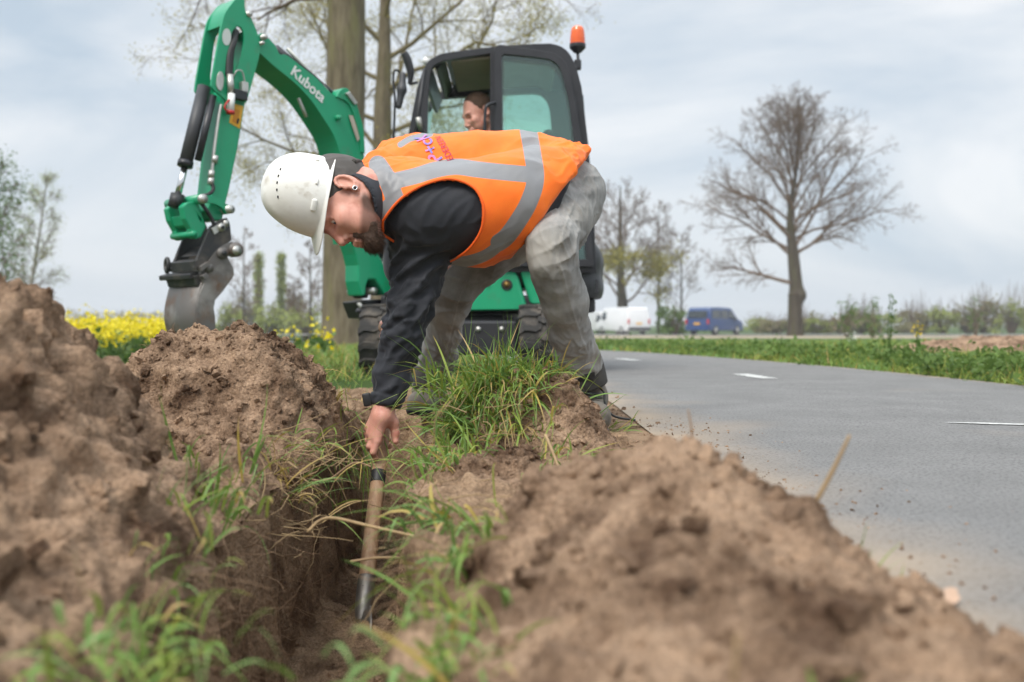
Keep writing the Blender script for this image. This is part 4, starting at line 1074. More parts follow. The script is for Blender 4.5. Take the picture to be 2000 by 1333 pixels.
cyl('valve', U(443, 148, -.035), U(445, 188, -.035), .020, M_zinc, dip, 12); cyl('quick_coupling', U(445, 186, -.04), U(443, 222, -.04), .022, M_white, dip, 14)
cyl('coupling_cap', U(443, 219, -.04), U(443, 225, -.04), .025, M_red, dip, 14)
tube_obj('cap_strap', [U(446, 194, -.045), U(437, 200, -.05), U(430, 212, -.05), U(436, 221, -.05)], .006, M_red, dip)
boxc('valve_block', U(462, 188, -.03), (.09, .05, .06), M_frame, dip, rot=Matrix.Rotation(AA, 3, 'Z')); boxc('connector', U(470, 174, -.035), (.045, .04, .07), M_zinc, dip, rot=Matrix.Rotation(AA, 3, 'Z'))
tube_obj('breather_pipe', [U(452, 150, -.02), U(458, 140, -.03), U(467, 143, -.035), U(473, 165, -.03)], .005, M_zinc, dip, 6)
for k in range(2): tube_obj('pipe', [U(430+5*k, 205, -.012+.03*k), U(424+4*k, 240, -.012+.03*k), U(415+4*k, 310, -.012+.03*k), U(411+4*k, 362, -.012+.03*k)], .008, M_zinc, dip, 8)
for px, py in ((419, 312), (412, 341), (411, 355)): cyl('pipe_clamp', U(px, py-7, -.01), U(px-2, py+7, -.01), .019, M_zinc, dip, 10)
tube_obj('hose', [U(411, 360, -.02), U(411, 372, -.03), U(400, 381, -.04), U(388, 384, -.04)], .011, M_black, dip, 8)
# bucket cylinder between the cheeks
mb = .085
cyl('bucket_cylinder', U(414, 166, mb), U(376, 321, mb), .040, M_dark, dip, 20); cyl('cylinder_collar', U(378, 312, mb), U(375.5, 323, mb), .046, M_frame, dip, 20)
cyl('hose', U(422, 186, mb-.055), U(392, 312, mb-.055), .022, M_frame, dip, 10)
cyl('cylinder_rod', U(376, 320, mb), U(361, 384, mb), .020, M_chrome, dip)
cyl('rod_eye', U(362, 378, mb), U(356, 403, mb), .042, M_coup, dip, 14)
# linkage
lk = arm('bucket_link', [(353, 404), (358, 428), (369, 448), (371, 463), (379, 468), (390, 464), (400, 444), (393, 424), (386, 402), (378, 394), (362, 396)], -.02, .055, M_green, dip, [[(384, 421), (390, 428), (393, 436), (388, 432)]], .008)
arm('bucket_link', [(353, 404), (358, 428), (369, 448), (371, 463), (379, 468), (390, 464), (400, 444), (393, 424), (386, 402), (378, 394), (362, 396)], .15, .055, M_green, dip, [[(384, 421), (390, 428), (393, 436), (388, 432)]], .008); arm('link_web', [(360, 420), (366, 440), (378, 446), (374, 424)], .03, .13, M_green, lk)
cyl('link_tube', U(383, 391, -.06), U(383, 391, .32), .030, M_green, lk); pin('link_pin', 383, 391, -.085, .03, .028, M_zinc, lk); pin('link_pin', 375, 458, -.03, .25, .02, M_green, lk)
for o_ in (-.055, .205): arm('side_link', sm([(380, 383), (400, 384), (418, 390), (432, 400), (443, 404)], 14)+sm([(444, 414), (434, 420), (424, 408), (406, 399), (384, 399)], 14), o_, .028, M_green, dip, bev=.004)
pin('link_pin', 437.5, 411, -.08, .34, .026, M_zinc, dip)
tube_obj('hose', [U(388, 398, -.03), U(396, 415, -.05), U(405, 430, -.05), U(410, 442, -.05)], .012, M_black, dip, 8)
# quick coupler
cp_ = [(401, 444), (424, 429), (434, 427), (440, 440), (443, 471), (430, 479), (417, 486), (395, 512), (369, 524), (384, 484)]
cpl = arm('quick_coupler', cp_, -.055, .022, M_coup, digger, bev=.004)
arm('coupler_cheek', cp_, .20, .022, M_coup, cpl, bev=.004)
arm('lock_plate', [(402, 448), (422, 436), (428, 446), (408, 460)], -.064, .009, M_zinc, cpl, bev=.002); pin('lock_pin', 421, 446, -.075, .02, .024, M_zinc, cpl); pin('lock_pin', 431, 438, -.068, .02, .02, M_zinc, cpl); pin('lock_pin', 421, 446, -.082, .01, .010, M_black, cpl)
arm('coupler_base', [(369, 511), (385, 505), (395, 512), (372, 530)], -.06, .30, M_coup, cpl, bev=.004)
arm('coupler_hinge', [(384, 500), (397, 490), (410, 480), (398, 498)], -.03, .22, M_coup, cpl, bev=.004)
c_ = U(372, 515, .27); v, q = ring_mesh(c_, anor*.3+adir_*.95, .040, .013, 22, 8); mk('lifting_eye', v, q, M_coup, cpl)
# bucket
sp_ = [(414, 487), (430, 477), (444, 473), (452, 478), (450, 490), (438, 492), (435, 503), (447, 526), (448, 539), (426, 570), (411, 587), (408, 602), (411, 618), (412, 648), (377, 650), (374, 625), (374.5, 602), (380, 574), (388, 555), (383, 545), (390, 520)]
bk = arm('bucket', sp_, -.055, .018, M_rust, digger, bev=.004)
arm('bucket_side', sp_, .29, .018, M_rust, bk, bev=.004)
back = sm([(386, 553), (380, 574), (374.5, 602), (374, 626), (379, 650)], 18)
Vb = []
for px, py in back: Vb += [U(px, py, 0)+anor*-.050, U(px, py, 0)+anor*.305]
i = np.arange(len(back)-1)*2; o_ = mk('bucket_back', np.array([list(x) for x in Vb]), np.stack([i, i+1, i+3, i+2], -1), M_rust, bk); s_o = o_.modifiers.new('thickness', 'SOLIDIFY'); s_o.thickness = .012; s_o.offset = 0
arm('bucket_lip', [(377, 648), (412, 646), (412, 652), (378, 655)], -.05, .35, M_rust, bk, bev=.002)
arm('bucket_top', [(372, 540), (386, 536), (392, 552), (378, 560)], -.045, .34, M_coup, bk, bev=.006)
arm('bucket_ledge', [(366, 536), (384, 530), (387, 541), (368, 546)], -.02, .36, M_coup, bk, bev=.006)
arm('bucket_strap', [(377, 522), (392, 512), (397, 518), (379, 532)], -.085, .05, M_rust, bk, bev=.004); arm('bucket_strap', [(380, 540), (388, 533), (394, 542), (386, 549)], -.085, .05, M_rust, bk, bev=.004)
pin('bucket_hook', 450, 489, -.07, .05, .045, M_rust, bk); pin('bucket_hook', 424, 496, -.075, .05, .035, M_rust, bk); pin('hook_pin', 450, 491, -.078, .02, .030, M_zinc, bk); pin('hook_pin', 424, 496, -.082, .02, .016, M_coup, bk)
pin('bucket_hook', 397, 525, -.075, .04, .026, M_rust, bk)

# ---- swing bracket under the boom foot
sw = arm('swing_bracket', [(712, 590), (740, 585), (756, 585), (757, 612), (745, 623), (724, 622)], .0, .25, M_frame, digger, bev=.012)
pin('swing_pin', 727, 569, -.03, .28, .026, M_zinc, sw); boxc('swing_cylinder', U(722, 560, .10), (.10, .14, .16), M_frame, sw, .02)
for a, b, r in (((704, 592), (722, 618), .016), ((702, 606), (716, 616), .02), ((736, 508), (762, 506), .014), ((752, 508), (748, 528), .012), ((748, 470), (745, 505), .026)): cyl('hydraulic_fitting', U(*a, .02), U(*b, .02), r, M_zinc if r < .02 else M_frame, sw, 10)
tube_obj('hose', [U(735, 462, .1), U(742, 500, .12), U(752, 540, .16), U(762, 570, .3)], .016, M_black, sw)

# ---- house
house = boxc('house_deck', Vector((-.20, 7.50, .50)), (1.42, 1.24, .09), M_frame, digger, .02)
side('side_cover', [(775, 534), (1008, 531), (1014, 545), (1029, 598), (1030, 606), (772, 609)], -.02, .35, M_green, house, bev=.025)
side('side_cover', [(1015, 531), (1122, 531), (1128, 560), (1122, 592), (1036, 594), (1030, 575)], -.015, .35, M_green, house, bev=.02)
side('side_skirt', [(1034, 597), (1122, 595), (1120, 606), (1036, 607)], -.01, .3, M_dark, house, bev=.01)
v, q = ring_mesh(H_(990, 557, -.022), (0, 1, 0), .030, .009, 20, 8); mk('cover_lock_ring', v, q, M_frame, house); cyl('cover_lock', H_(990, 557, -.03), H_(990, 557, .0), .026, mat('brass lock', (.16, .10, .03), .4, .8), house)
cyl('cover_bolt', H_(953, 556, -.032), H_(953, 556, -.0), .014, M_zinc, house)
me = text_mesh('U27-4', .085, .001, offset=.002); Mx = Matrix.Rotation(R(90), 4, 'X'); Mx.translation = H_(910, 566, -.0235); me.transform(Mx); link('lettering', me, M_white, house)
side('rear_hood', [(1100, 430), (1150, 432), (1161, 450), (1164, 490), (1164, 560), (1100, 565)], .12, 1.05, M_green, house, bev=.05)
# counterweight: rounded tail sweeping round the back
cw = SDF((.05, 6.75, .30), (1.0, 8.3, 1.1), .016)
for z0, r_ in ((.62, .17), (.80, .17)): cw.chain([(np.array([.30, 6.98, z0]), r_), (np.array([.46, 7.12, z0]), r_), (np.array([.50, 7.5, z0]), r_+.01), (np.array([.46, 7.9, z0]), r_), (np.array([.30, 8.02, z0]), r_)], .05)
cw.half((0, 0, .53), (0, 0, -1), .02); cw.half((0, 0, .93), (0, 0, 1), .02); cw.half((.38, 0, 0), (-1, 0, 0))
v, q = cw.mesh(); v = relax(v, q, 1); mk('counterweight', v, q, M_dark, house)
boxc('tow_lug', H_(1158, 596, .3), (.07, .20, .10), M_dark, house, .02)
boxc('tail_reflector', H_(1166, 560, .02), (.02, .03, .10), M_frame, house, .004)
# ---- cab
outer = [(772, 533), (784, 400), (797, 265)]+sm([(814, 175), (826, 138), (838, 118), (858, 106)], 10)+[(900, 99), (975, 90), (1040, 86)]+sm([(1074, 85), (1096, 91), (1113, 106), (1126, 132)], 12)+[(1136, 170), (1150, 290), (1160, 420), (1165, 533)]
h1 = [(806, 518), (820, 400), (834, 260), (836, 190)]+sm([(840, 150), (846, 130), (866, 119)], 8)+[(900, 113), (957, 105), (958, 518)]
h2 = [(984, 518), (982, 116)]+[(1040, 119)]+sm([(1072, 124), (1090, 136), (1099, 156)], 8)+[(1110, 206), (1122, 290), (1138, 400), (1148, 518)]
cabf = side('cab_frame', outer, 0, .055, M_frame, digger, [h1, h2], .012)
def shiftx(pts, dx): return [(a+dx, b) for a, b in pts]
Wc = 1.02
def FQ(pts, dy=Wc):          # photo pixels seen on the far side -> the same point given in near-plane pixels
    k = (HY+dy)/HY; return [(1000+(x-1000)*k, HOR+(y-HOR)*k) for x, y in pts]
far1 = FQ([(812, 470), (820, 400), (836, 262), (840, 200), (850, 197), (955, 188), (962, 470)]); far2 = FQ([(984, 470), (982, 188), (1040, 185)]+sm([(1056, 188), (1068, 200), (1074, 220)], 6)+[(1080, 290), (1090, 400), (1094, 470)])
cab2 = side('cab_far_frame', outer, Wc-.05, .05, M_frame, cabf, [far1, far2], .01)
gl = M_glass
def pane(name, pts, dy, parent):
    bm = bmesh.new(); bm.faces.new([bm.verts.new(H_(*p, dy)) for p in pts]); return from_bm(name, bm, gl, parent)
# the door, hooked open against the rear window
door = side('door', [(966, 522), (966, 104)]+sm([(968, 97), (976, 93), (990, 95)], 6)+[(1048, 103)]+sm([(1080, 109), (1101, 124), (1112, 150)], 8)+[(1124, 206), (1136, 290), (1150, 420), (1158, 522)], -.07, .045, M_frame, digger, [[(981, 508), (980, 116), (984, 111), (1040, 117)]+sm([(1072, 121), (1089, 133), (1098, 154)], 8)+[(1110, 206), (1121, 290), (1136, 420), (1144, 508)]], .008)
pane('door_pane', [(978, 512), (978, 110), (1040, 115), (1075, 120), (1092, 133), (1101, 156), (1112, 206), (1124, 290), (1139, 420), (1147, 512)], -.05, door)
tube_obj('handle', [H_(968, 206, -.08), H_(954, 212, -.11), H_(949, 224, -.12), H_(948, 270, -.12), H_(956, 286, -.08)], .011, M_frame, door, 8)
pane('window_pane', [(1148, 518), (1138, 400), (1122, 290), (1099, 156), (1072, 124), (984, 116), (984, 518)], .03, cabf)
pane('window_pane', far1, Wc-.03, cabf); pane('window_pane', far2, Wc-.03, cabf)
# cross members, roof, lining
def span(name, a, b, y0, y1, r, m, parent): return cyl(name, H_(*a, y0), H_(*b, y1), r, m, parent, 12)
def xbox(name, pts, y0, y1, m, parent, bev=.01): return side(name, pts, y0, y1-y0, m, parent, (), bev)
xbox('roof', [(868, 103), (975, 89), (1040, 85), (1074, 84), (1096, 90), (1112, 104), (1118, 118), (1090, 112), (1060, 99), (870, 112)], .056, Wc-.06, M_frame, cabf)
xbox('roof_lining', [(880, 113), (957, 106), (1060, 101), (1088, 113), (1084, 118), (1058, 105.5), (957, 110), (880, 117)], .06, Wc-.07, M_liner, cabf, 0)
xbox('header', [(846, 126), (864, 108), (870, 112), (853, 132)], .056, Wc-.06, M_frame, cabf)
xbox('front_header', [(826, 160), (838, 130), (846, 134), (834, 166)], .056, Wc-.06, M_frame, cabf)
xbox('rear_panel', [(1120, 420), (1160, 420), (1164, 528), (1120, 528)], .056, Wc-.06, M_frame, cabf)
bm = bmesh.new(); bm.faces.new([bm.verts.new(p) for p in (H_(1140, 180, .056), H_(1140, 180, Wc-.06), H_(1160, 420, Wc-.06), H_(1160, 420, .056))]); from_bm('rear_pane', bm, gl, cabf)
bm = bmesh.new(); bm.faces.new([bm.verts.new(p) for p in (H_(824, 160, .056), H_(824, 160, Wc-.06), H_(778, 500, Wc-.06), H_(778, 500, .056))]); from_bm('windscreen', bm, gl, cabf)
xbox('cab_floor', [(775, 522), (1160, 522), (1160, 533), (775, 533)], .056, Wc-.06, M_frame, cabf)
# A-pillar fittings
cyl('pillar_seal', H_(829, 135, -.004), H_(806, 300, -.004), .012, M_dark, cabf, 8); cyl('door_latch', H_(818, 232, -.04), H_(822, 256, -.0), .020, M_zinc, cabf, 10)
cyl('grab_rail', H_(826, 262, .02), H_(830, 150, .02), .010, M_dark, cabf, 8)
# mirror and work light
mr_ = tube_obj('mirror_arm', [H_(770, 285, -.05), H_(774, 200, -.08), H_(771, 170, -.08), H_(772, 148, -.08), H_(777, 143, -.08), H_(782, 146, -.06)], .008, M_frame, digger, 8)
M_mir = SDF(np.array(H_(783, 185, -.06))-[.1, .1, .2], np.array(H_(783, 185, -.06))+[.1, .1, .2], .009)
M_mir.chain([(H_(788, 150, -.04), .022), (H_(787, 180, -.06), .028), (H_(781, 212, -.07), .022)], .03)
v, q = M_mir.mesh(); mk('mirror_housing', v, q, M_dark, mr_)
wl_ = tube_obj('work_light', [H_(790, 105, -.02), H_(796, 118, -.01), H_(802, 142, .0), H_(800, 165, .0)], [.024, .03, .026, .012], M_frame, digger, 10)
cyl('light_bracket', H_(800, 165, 0), H_(815, 160, .02), .010, M_frame, wl_, 8)
cyl('front_lamp', H_(828, 118, .10), H_(834, 108, .10), .03, M_white, cabf, 12)
# beacon
bx_ = H_(1130, 66, .10)
bb = cyl('beacon_stem', H_(1132, 128, .10), H_(1130, 92, .10), .011, M_frame, digger, 10); boxc('beacon_bracket', H_(1130, 120, .10), (.05, .05, .07), M_frame, bb, .01)
cyl('bracket_arm', H_(1118, 126, .08), H_(1132, 121, .10), .014, M_frame, bb, 8)
tube_obj('beacon_base', [H_(1130, 96, .10), H_(1130, 90, .10), H_(1130, 86, .10), H_(1130, 79, .10)], [.022, .045, .057, .058], M_frame, bb, 24, 16)
tube_obj('beacon_lens', [H_(1130, 80, .10), H_(1130, 68, .10), H_(1130, 54, .10), H_(1130, 46, .10), H_(1130, 42, .10)], [.054, .053, .048, .040, .014], M_amber, bb, 28, 24)
# seat
st_ = boxc('seat', Vector((-.06, 7.42, .98)), (.46, .48, .14), M_dark, digger, .05, smooth=True)
boxc('seat_back', Vector((.20, 7.42, 1.32)), (.13, .46, .62), M_dark, st_, .05, Matrix.Rotation(R(10), 3, 'Y'), True); boxc('headrest', Vector((.27, 7.42, 1.70)), (.09, .26, .16), M_dark, st_, .04, smooth=True)
boxc('seat_box', Vector((.0, 7.42, .78)), (.6, .8, .36), M_frame, st_, .02)
for dy in (-.30, .30): cyl('joystick', Vector((-.30, 7.42+dy, .95)), Vector((-.34, 7.42+dy, 1.16)), .022, M_frame, st_, 10)
# ---- undercarriage: tracks point at the camera
und = boxc('track_frame', Vector((-.36, 7.5, .30)), (.62, 1.0, .22), M_frame, digger, .03)
cyl('slew_ring', Vector((-.30, 7.5, .36)), Vector((-.30, 7.5, .47)), .36, M_frame, und, 40)
boxc('cross_beam', Vector((-.36, 6.9, .25)), (.80, .18, .24), M_frame, und, .02)
for k in range(4): cyl('beam_bolt', Vector((-.55+.16*k, 6.80, .31)), Vector((-.55+.16*k, 6.82, .31)), .02, M_zinc, und, 8)
def track(cx, name='track'):
    W = .27; y0, y1, rr = 6.86, 8.28, .215; zc = .225
    prof = []
    for a in np.linspace(R(270), R(90), 20): prof.append((y0+rr*math.cos(a), zc+rr*math.sin(a)))
    for t in np.linspace(0, 1, 12)[1:-1]: prof.append((y0+(y1-y0)*t, zc+rr-.015*math.sin(math.pi*t)))
    for a in np.linspace(R(90), R(-90), 20): prof.append((y1+rr*math.cos(a), zc+rr*math.sin(a)))
    prof = np.array(prof); V = []
    nrm_ = np.gradient(prof, axis=0); nrm_ = np.stack([nrm_[:, 1], -nrm_[:, 0]], -1); nrm_ /= np.linalg.norm(nrm_, axis=1, keepdims=True)+1e-9
    n = len(prof); cs_ = [(-W/2, 0), (-W/2, .018), (W/2, .018), (W/2, 0)]
    for (y, z), (ny, nz_) in zip(prof, nrm_):
        for dx, h in cs_: V.append((cx+dx, y-ny*h*-1*0-ny*0, z) if False else (cx+dx, y-ny*(.028-h), z-nz_*(.028-h)))
    i = np.arange(n)[:, None]; j = np.arange(4)[None]; i2 = (i+1) % n; j2 = (j+1) % 4
    q = np.stack([i*4+j, i*4+j2, i2*4+j2, i2*4+j], -1).reshape(-1, 4)
    o = mk(name, np.array(V), q, M_rubber, digger, smooth=False)
    # lugs: slanted bars, left and right staggered
    seg = np.linalg.norm(np.diff(np.vstack([prof, prof[:1]]), axis=0), axis=1); L_ = np.concatenate([[0], np.cumsum(seg)]); tot = L_[-1]
    def at(s_):
        s_ %= tot; k = np.searchsorted(L_, s_, 'right')-1; k = min(k, n-1); f = (s_-L_[k])/max(seg[k], 1e-9); a, b = prof[k], prof[(k+1) % n]; na, nb = nrm_[k], nrm_[(k+1) % n]
        nn_ = na*(1-f)+nb*f; return a*(1-f)+b*f, nn_/np.linalg.norm(nn_)
    Vl, Ql = [], []; nl = 42
    for k in range(nl):
        for sgn in (-1, 1):
            s0 = tot*(k+.5*(sgn > 0))/nl; b0 = len(Vl)
            for t in np.linspace(0, 1, 5):
                x = cx+sgn*(W/2+.004)*(1-t)+(-sgn)*.01*t; sk_ = s0+.035*t*(1 if True else -1)+.012*math.sin(t*6)
                for ds, h in ((-.030, -.014), (-.017, .026), (.017, .026), (.030, -.014)):
                    p_, n_ = at(sk_+ds); V3 = p_-n_*(.020+h); Vl.append((x, V3[0], V3[1]))
            for t in range(4):
                for c in range(3): Ql.append((b0+t*4+c, b0+t*4+c+1, b0+t*4+5+c, b0+t*4+4+c))
            Ql.append((b0, b0+1, b0+2, b0+3)); Ql.append((b0+19, b0+18, b0+17, b0+16))
    mk('track_lugs', np.array(Vl), np.array(Ql), M_rubber, o, smooth=False)
    for y in (y0, 7.2, 7.55, 7.9, y1):
        r_ = .175 if y in (y0, y1) else .08; z = zc if y in (y0, y1) else .10
        cyl('road_wheel', Vector((cx-.11, y, z)), Vector((cx+.11, y, z)), r_, M_dark, o, 24)
    return o
track(-.885); track(.185)
# ================================================================ THE DRIVER
driver = thing('person', 'man in orange jacket seated in the cab looking down to his right', 'person', (-.05, 7.4, 1.05))
DH = np.array(P(938, 224, 7.12))
fr = head_frame(DH, (-.72, -.45, -.60), (-.45, -.12, .88)); DS = 1.12
s = SDF(DH-[.22, .22, .30], DH+[.24, .22, .20], .0048)
Hq = head_sdf(s, fr, DS); s.cone(Hq(-.03, 0, -.04), DH+[.10, .02, -.20], .062, .075, .03)
v, q = s.mesh(); v = relax(v, q, 1, .3)
b_ = SDF((-.45, 7.0, .45), (.40, 7.9, 1.75), .014)
nb = DH+[.11, .02, -.22]
tors = [(np.array([.10, 7.40, 1.06]), .16), (np.array([.08, 7.40, 1.28]), .165), (nb+[.02, .0, -.10], .15)]
arms = [[(nb+[.02, sy*.19, -.06], .075), (np.array([-.02, 7.40+sy*.27, 1.22]), .058), (np.array([-.28, 7.42+sy*.29, 1.14]), .045)] for sy in (-1, 1)]
legs = [[(np.array([.06, 7.4+sy*.10, 1.08]), .10), (np.array([-.36, 7.4+sy*.13, 1.10]), .075), (np.array([-.46, 7.4+sy*.13, .76]), .06)] for sy in (-1, 1)]
for ch in [tors]+arms+legs: b_.chain([(p, r-.02) for p, r in ch], .03)
for sy in (-1, 1):
    b_.chain([(np.array([-.28, 7.42+sy*.29, 1.14]), .03), (np.array([-.335, 7.42+sy*.30, 1.16]), .035)], .01)
v2, q2 = b_.mesh()
cd_ = np.stack([(v-fr[0])@fr[1], (v-fr[0])@fr[2], (v-fr[0])@fr[3]], -1)/DS
st_d = np.clip(np.exp(-((cd_[:, 2]-.031)/.006)**2)*sstep(.008, .014, np.abs(cd_[:, 1]))*sstep(.055, .045, np.abs(cd_[:, 1]))*(cd_[:, 0] > .07)+.35*sstep(-.05, -.075, cd_[:, 2])*(cd_[:, 0] > .01)+.9*np.exp(-(((cd_[:, 2]-.004)/.006)**2))*np.exp(-((np.abs(cd_[:, 1])-.033)/.012)**2)*(cd_[:, 0] > .07), 0, 1)
dbody = joined('body', [(v, q), (v2, q2)], M_face, driver, {'stubble': np.concatenate([st_d, np.zeros(len(v2))])})
s = SDF((-.42, 6.98, .9), (.42, 7.86, 1.75), .012); s.chain(tors, .05)
for ch in arms: s.chain(ch, .04)
s.cone(nb+[.0, 0, -.06], nb+[-.02, 0, .01], .105, .085, .02)
v, q = s.mesh(); v = relax(v, q, 1); v = fold(v, normals_q(v, q), (1, 0, 1), 16, .008, 3)
zone = sstep(.12, .14, np.abs(v[:, 1]-7.4))
M_djack = mat('orange work jacket', (0.75, 0.10, 0.012), .8, c2=(.65, .085, .01), nscale=8); mix_by_attr(M_djack, 'sleeve', (0.06, 0.085, 0.085), .4, .6)
mk('jacket', v, q, M_djack, driver, attrs={'sleeve': zone})
s = SDF((-.58, 7.1, .65), (.3, 7.7, 1.3), .014)
for ch in legs: s.chain(ch, .04)
v, q = s.mesh(); mk('trousers', relax(v, q, 1), q, M_dark, driver)
s = SDF(DH-[.2, .2, .2], DH+[.2, .2, .2], .006); Mh = np.array([fr[1], fr[2], fr[3]])
s.ell(Hq(-.012, 0, .048), np.array([.100, .081, .098])*DS, Mh, .01); s.half(Hq(.045, 0, .06), fr[1]*.9-fr[3]*.25); s.half(Hq(-.02, 0, -.012), fr[1]*.45-fr[3]*.9)
v, q = s.mesh(); v = v+normals_q(v, q)*(.003*fbm(v*60, 2))[:, None]; mk('hair', v, q, mat('short brown hair', (.055, .028, .014), .8, c2=(.10, .055, .03), nscale=40), dbody)
# ================================================================ TREES AND PLANTS
def bark(name, c, c2, sc=3.0, moss=None): return mat(name, c, 0.95, c2=c2, nscale=sc, ncon=(.35, .65), detail=8, stretch=(3, 3, .6), bump=.8, bscale=sc*5, bdist=.03, spec=.2, c3=moss, n3scale=1.2, c3con=(.5, .75))
M_bark = bark('grey green bark', (.21, .175, .115), (.11, .088, .055), 3.0, (.19, .18, .075))
M_barkd = bark('dark bark', (.085, .070, .052), (.05, .04, .03), 2.0, (.10, .10, .045))
M_twig = mat('bare twigs', (.185, .13, .088), .95, c2=(.12, .085, .058), nscale=2, spec=.1)
M_moss = mat('mossy branches', (.20, .17, .085), .95, c2=(.15, .12, .075), nscale=2, spec=.1)
M_birch = bark('pale birch bark', (.42, .40, .36), (.12, .11, .10), 2.5)
def leafmat(name, c, c2, tr=.35):
    m = mat(name, c, .6, c2=c2, nscale=.8, ncon=(.35, .65), spec=.25); nt = m.node_tree; N = nt.nodes; L = nt.links; b = N['Principled BSDF']
    t = N.new('ShaderNodeBsdfTranslucent'); mx = N.new('ShaderNodeMixShader'); mx.inputs[0].default_value = tr
    L.new(b.inputs['Base Color'].links[0].from_socket, t.inputs[0]); L.new(b.outputs[0], mx.inputs[1]); L.new(t.outputs[0], mx.inputs[2]); L.new(mx.outputs[0], N['Material Output'].inputs[0]); return m
M_bud = leafmat('yellow green buds', (.46, .38, .06), (.28, .26, .05)); M_leaf = leafmat('fresh green leaves', (.14, .22, .045), (.08, .14, .03)); M_leafp = leafmat('pale spring leaves', (.34, .38, .10), (.24, .28, .07)); M_leafb = leafmat('brown green scrub', (.27, .21, .13), (.22, .22, .09)); M_olive = leafmat('olive leaves', (.34, .29, .04), (.22, .21, .03))
def leaf_cloud(C, size, rs, aspect=.55):
    n = len(C); a = rs.normal(size=(n, 3)); a /= np.linalg.norm(a, axis=1, keepdims=True); b = np.cross(a, rs.normal(size=(n, 3))); b /= np.linalg.norm(b, axis=1, keepdims=True)
    s = (size*rs.uniform(.6, 1.4, n))[:, None]
    V = np.stack([C-a*s*.5, C+b*s*aspect*.5, C+a*s*.5, C-b*s*aspect*.5], 1).reshape(-1, 3)
    return V, np.arange(n*4).reshape(-1, 4)
def rot_about(v, k, a): return v*math.cos(a)+np.cross(k, v)*math.sin(a)+k*(k@v)*(1-math.cos(a))
class Tree:
    def __init__(s, seed): s.rs = np.random.RandomState(seed); s.lines = [[] for _ in range(7)]; s.tips = []
    def limb(s, p, d, L, r, lv, up=.0, wig=.12, kids=(7, 6, 5, 4), ang=(.5, .9), ratio=(.5, .75), maxlv=4, start=.25, taper=.35):
        rs = s.rs; n = max(3, 7-lv); pts = [np.array(p, float)]; d = np.array(d, float); d /= np.linalg.norm(d); dirs = [d]
        for i in range(n-1):
            d = d+rs.normal(0, wig, 3)+np.array([0, 0, up]); d /= np.linalg.norm(d); pts.append(pts[-1]+d*L/(n-1)); dirs.append(d)
        rad = np.linspace(r, r*taper, n); s.lines[min(lv, 6)].append((np.array(pts), rad))
        if lv >= maxlv: s.tips.append(pts[-1]); s.tips.append(pts[n//2]); return
        k = kids[min(lv, len(kids)-1)]; ph = rs.uniform(0, 6.28)
        for i in range(k):
            t = start+(1-start)*(i+rs.uniform(.2, .8))/k; x = t*(n-1); j = min(int(x), n-2); f = x-j
            q = pts[j]*(1-f)+pts[j+1]*f; dd = dirs[j]; ph += 2.4+rs.normal(0, .4)
            o = np.cross(dd, [0.3, .5, .8]); o /= np.linalg.norm(o); o = rot_about(o, dd, ph); a = rs.uniform(*ang)
            nd = dd*math.cos(a)+o*math.sin(a); rr = max(r*(1-(1-taper)*t)*rs.uniform(.45, .65), .003)
            s.limb(q, nd, L*rs.uniform(*ratio)*(1.1-.5*t), rr, lv+1, up, wig*1.1, kids, ang, ratio, maxlv, .15, .35)
    def build(s, name, label, cat, base, mt, mtw, leaf=None, lsize=.1, per=1, spread=.15, group=None, trunk_lv=1, minr=.004):
        t = thing(name, label, cat, base, group)
        sides = (14, 8, 6, 4, 3, 3, 3)
        lo = [x for l in s.lines[:trunk_lv] for x in l]; V, Q = tubes(lo, 14); mk('trunk', V, Q, mt, t)
        Vs, Qs, off = [], [], 0
        for lv in range(trunk_lv, 7):
            if s.lines[lv]:
                v, q = tubes([(p, np.maximum(r, minr)) for p, r in s.lines[lv]], sides[lv]); Vs.append(v); Qs.append(q+off); off += len(v)
        if Vs: mk('branches', np.concatenate(Vs), np.concatenate(Qs), mtw, t)
        if leaf is not None and len(s.tips):
            C = np.repeat(np.array(s.tips), per, 0); C = C+s.rs.normal(0, spread, C.shape); v, q = leaf_cloud(C, np.full(len(C), lsize), s.rs); mk('crown', v, q, leaf, t)
        return t
def gz(x, y): return float(ground_z(np.array([float(x)]), np.array([float(y)]))[0])
def foot(px, d): x = (px-1000)/F*d; return np.array([x, d, gz(x, d)-.05])
# the thick trunk behind the arm
b = foot(668, 17.0); T = Tree(21)
pts = np.array([b+[0, 0, -.1], b+[.0, 0, .12], b+[0, 0, .6], b+[0.02, 0, 2.5], b+[.06, 0, 4.4], b+[.08, 0, 6.2], b+[.10, .0, 9.0], b+[.1, 0, 12.]])
T.lines[0].append((smooth_line(pts, 40), np.interp(np.linspace(0, 7, 40), range(8), [.46, .40, .345, .325, .335, .315, .26, .16])))
for h, dx, dy, L_ in ((6.6, -1, -.1, 4.2), (6.9, 1, .1, 3.6), (7.3, -.8, .6, 4.0), (7.6, .9, -.5, 4.0), (8.2, -.5, -.9, 4.), (8.6, .3, 1, 4.), (9.2, -1, .2, 3.6), (9.8, 1, .3, 3.4), (10.6, .2, -.8, 3.), (6.3, -.9, .5, 3.0)):
    T.limb(b+[.09, 0, h], (dx, dy, .12 if h < 8 else .6), L_, .05, 1, -.03, .18, (7, 6, 5, 4, 3), (.5, 1.0), (.42, .62), 5)
T.build('tree', 'thick grey tree trunk rising behind the green digger arm', 'tree', b, M_bark, M_twig, M_bud, .035, 1, .10, minr=.0025)
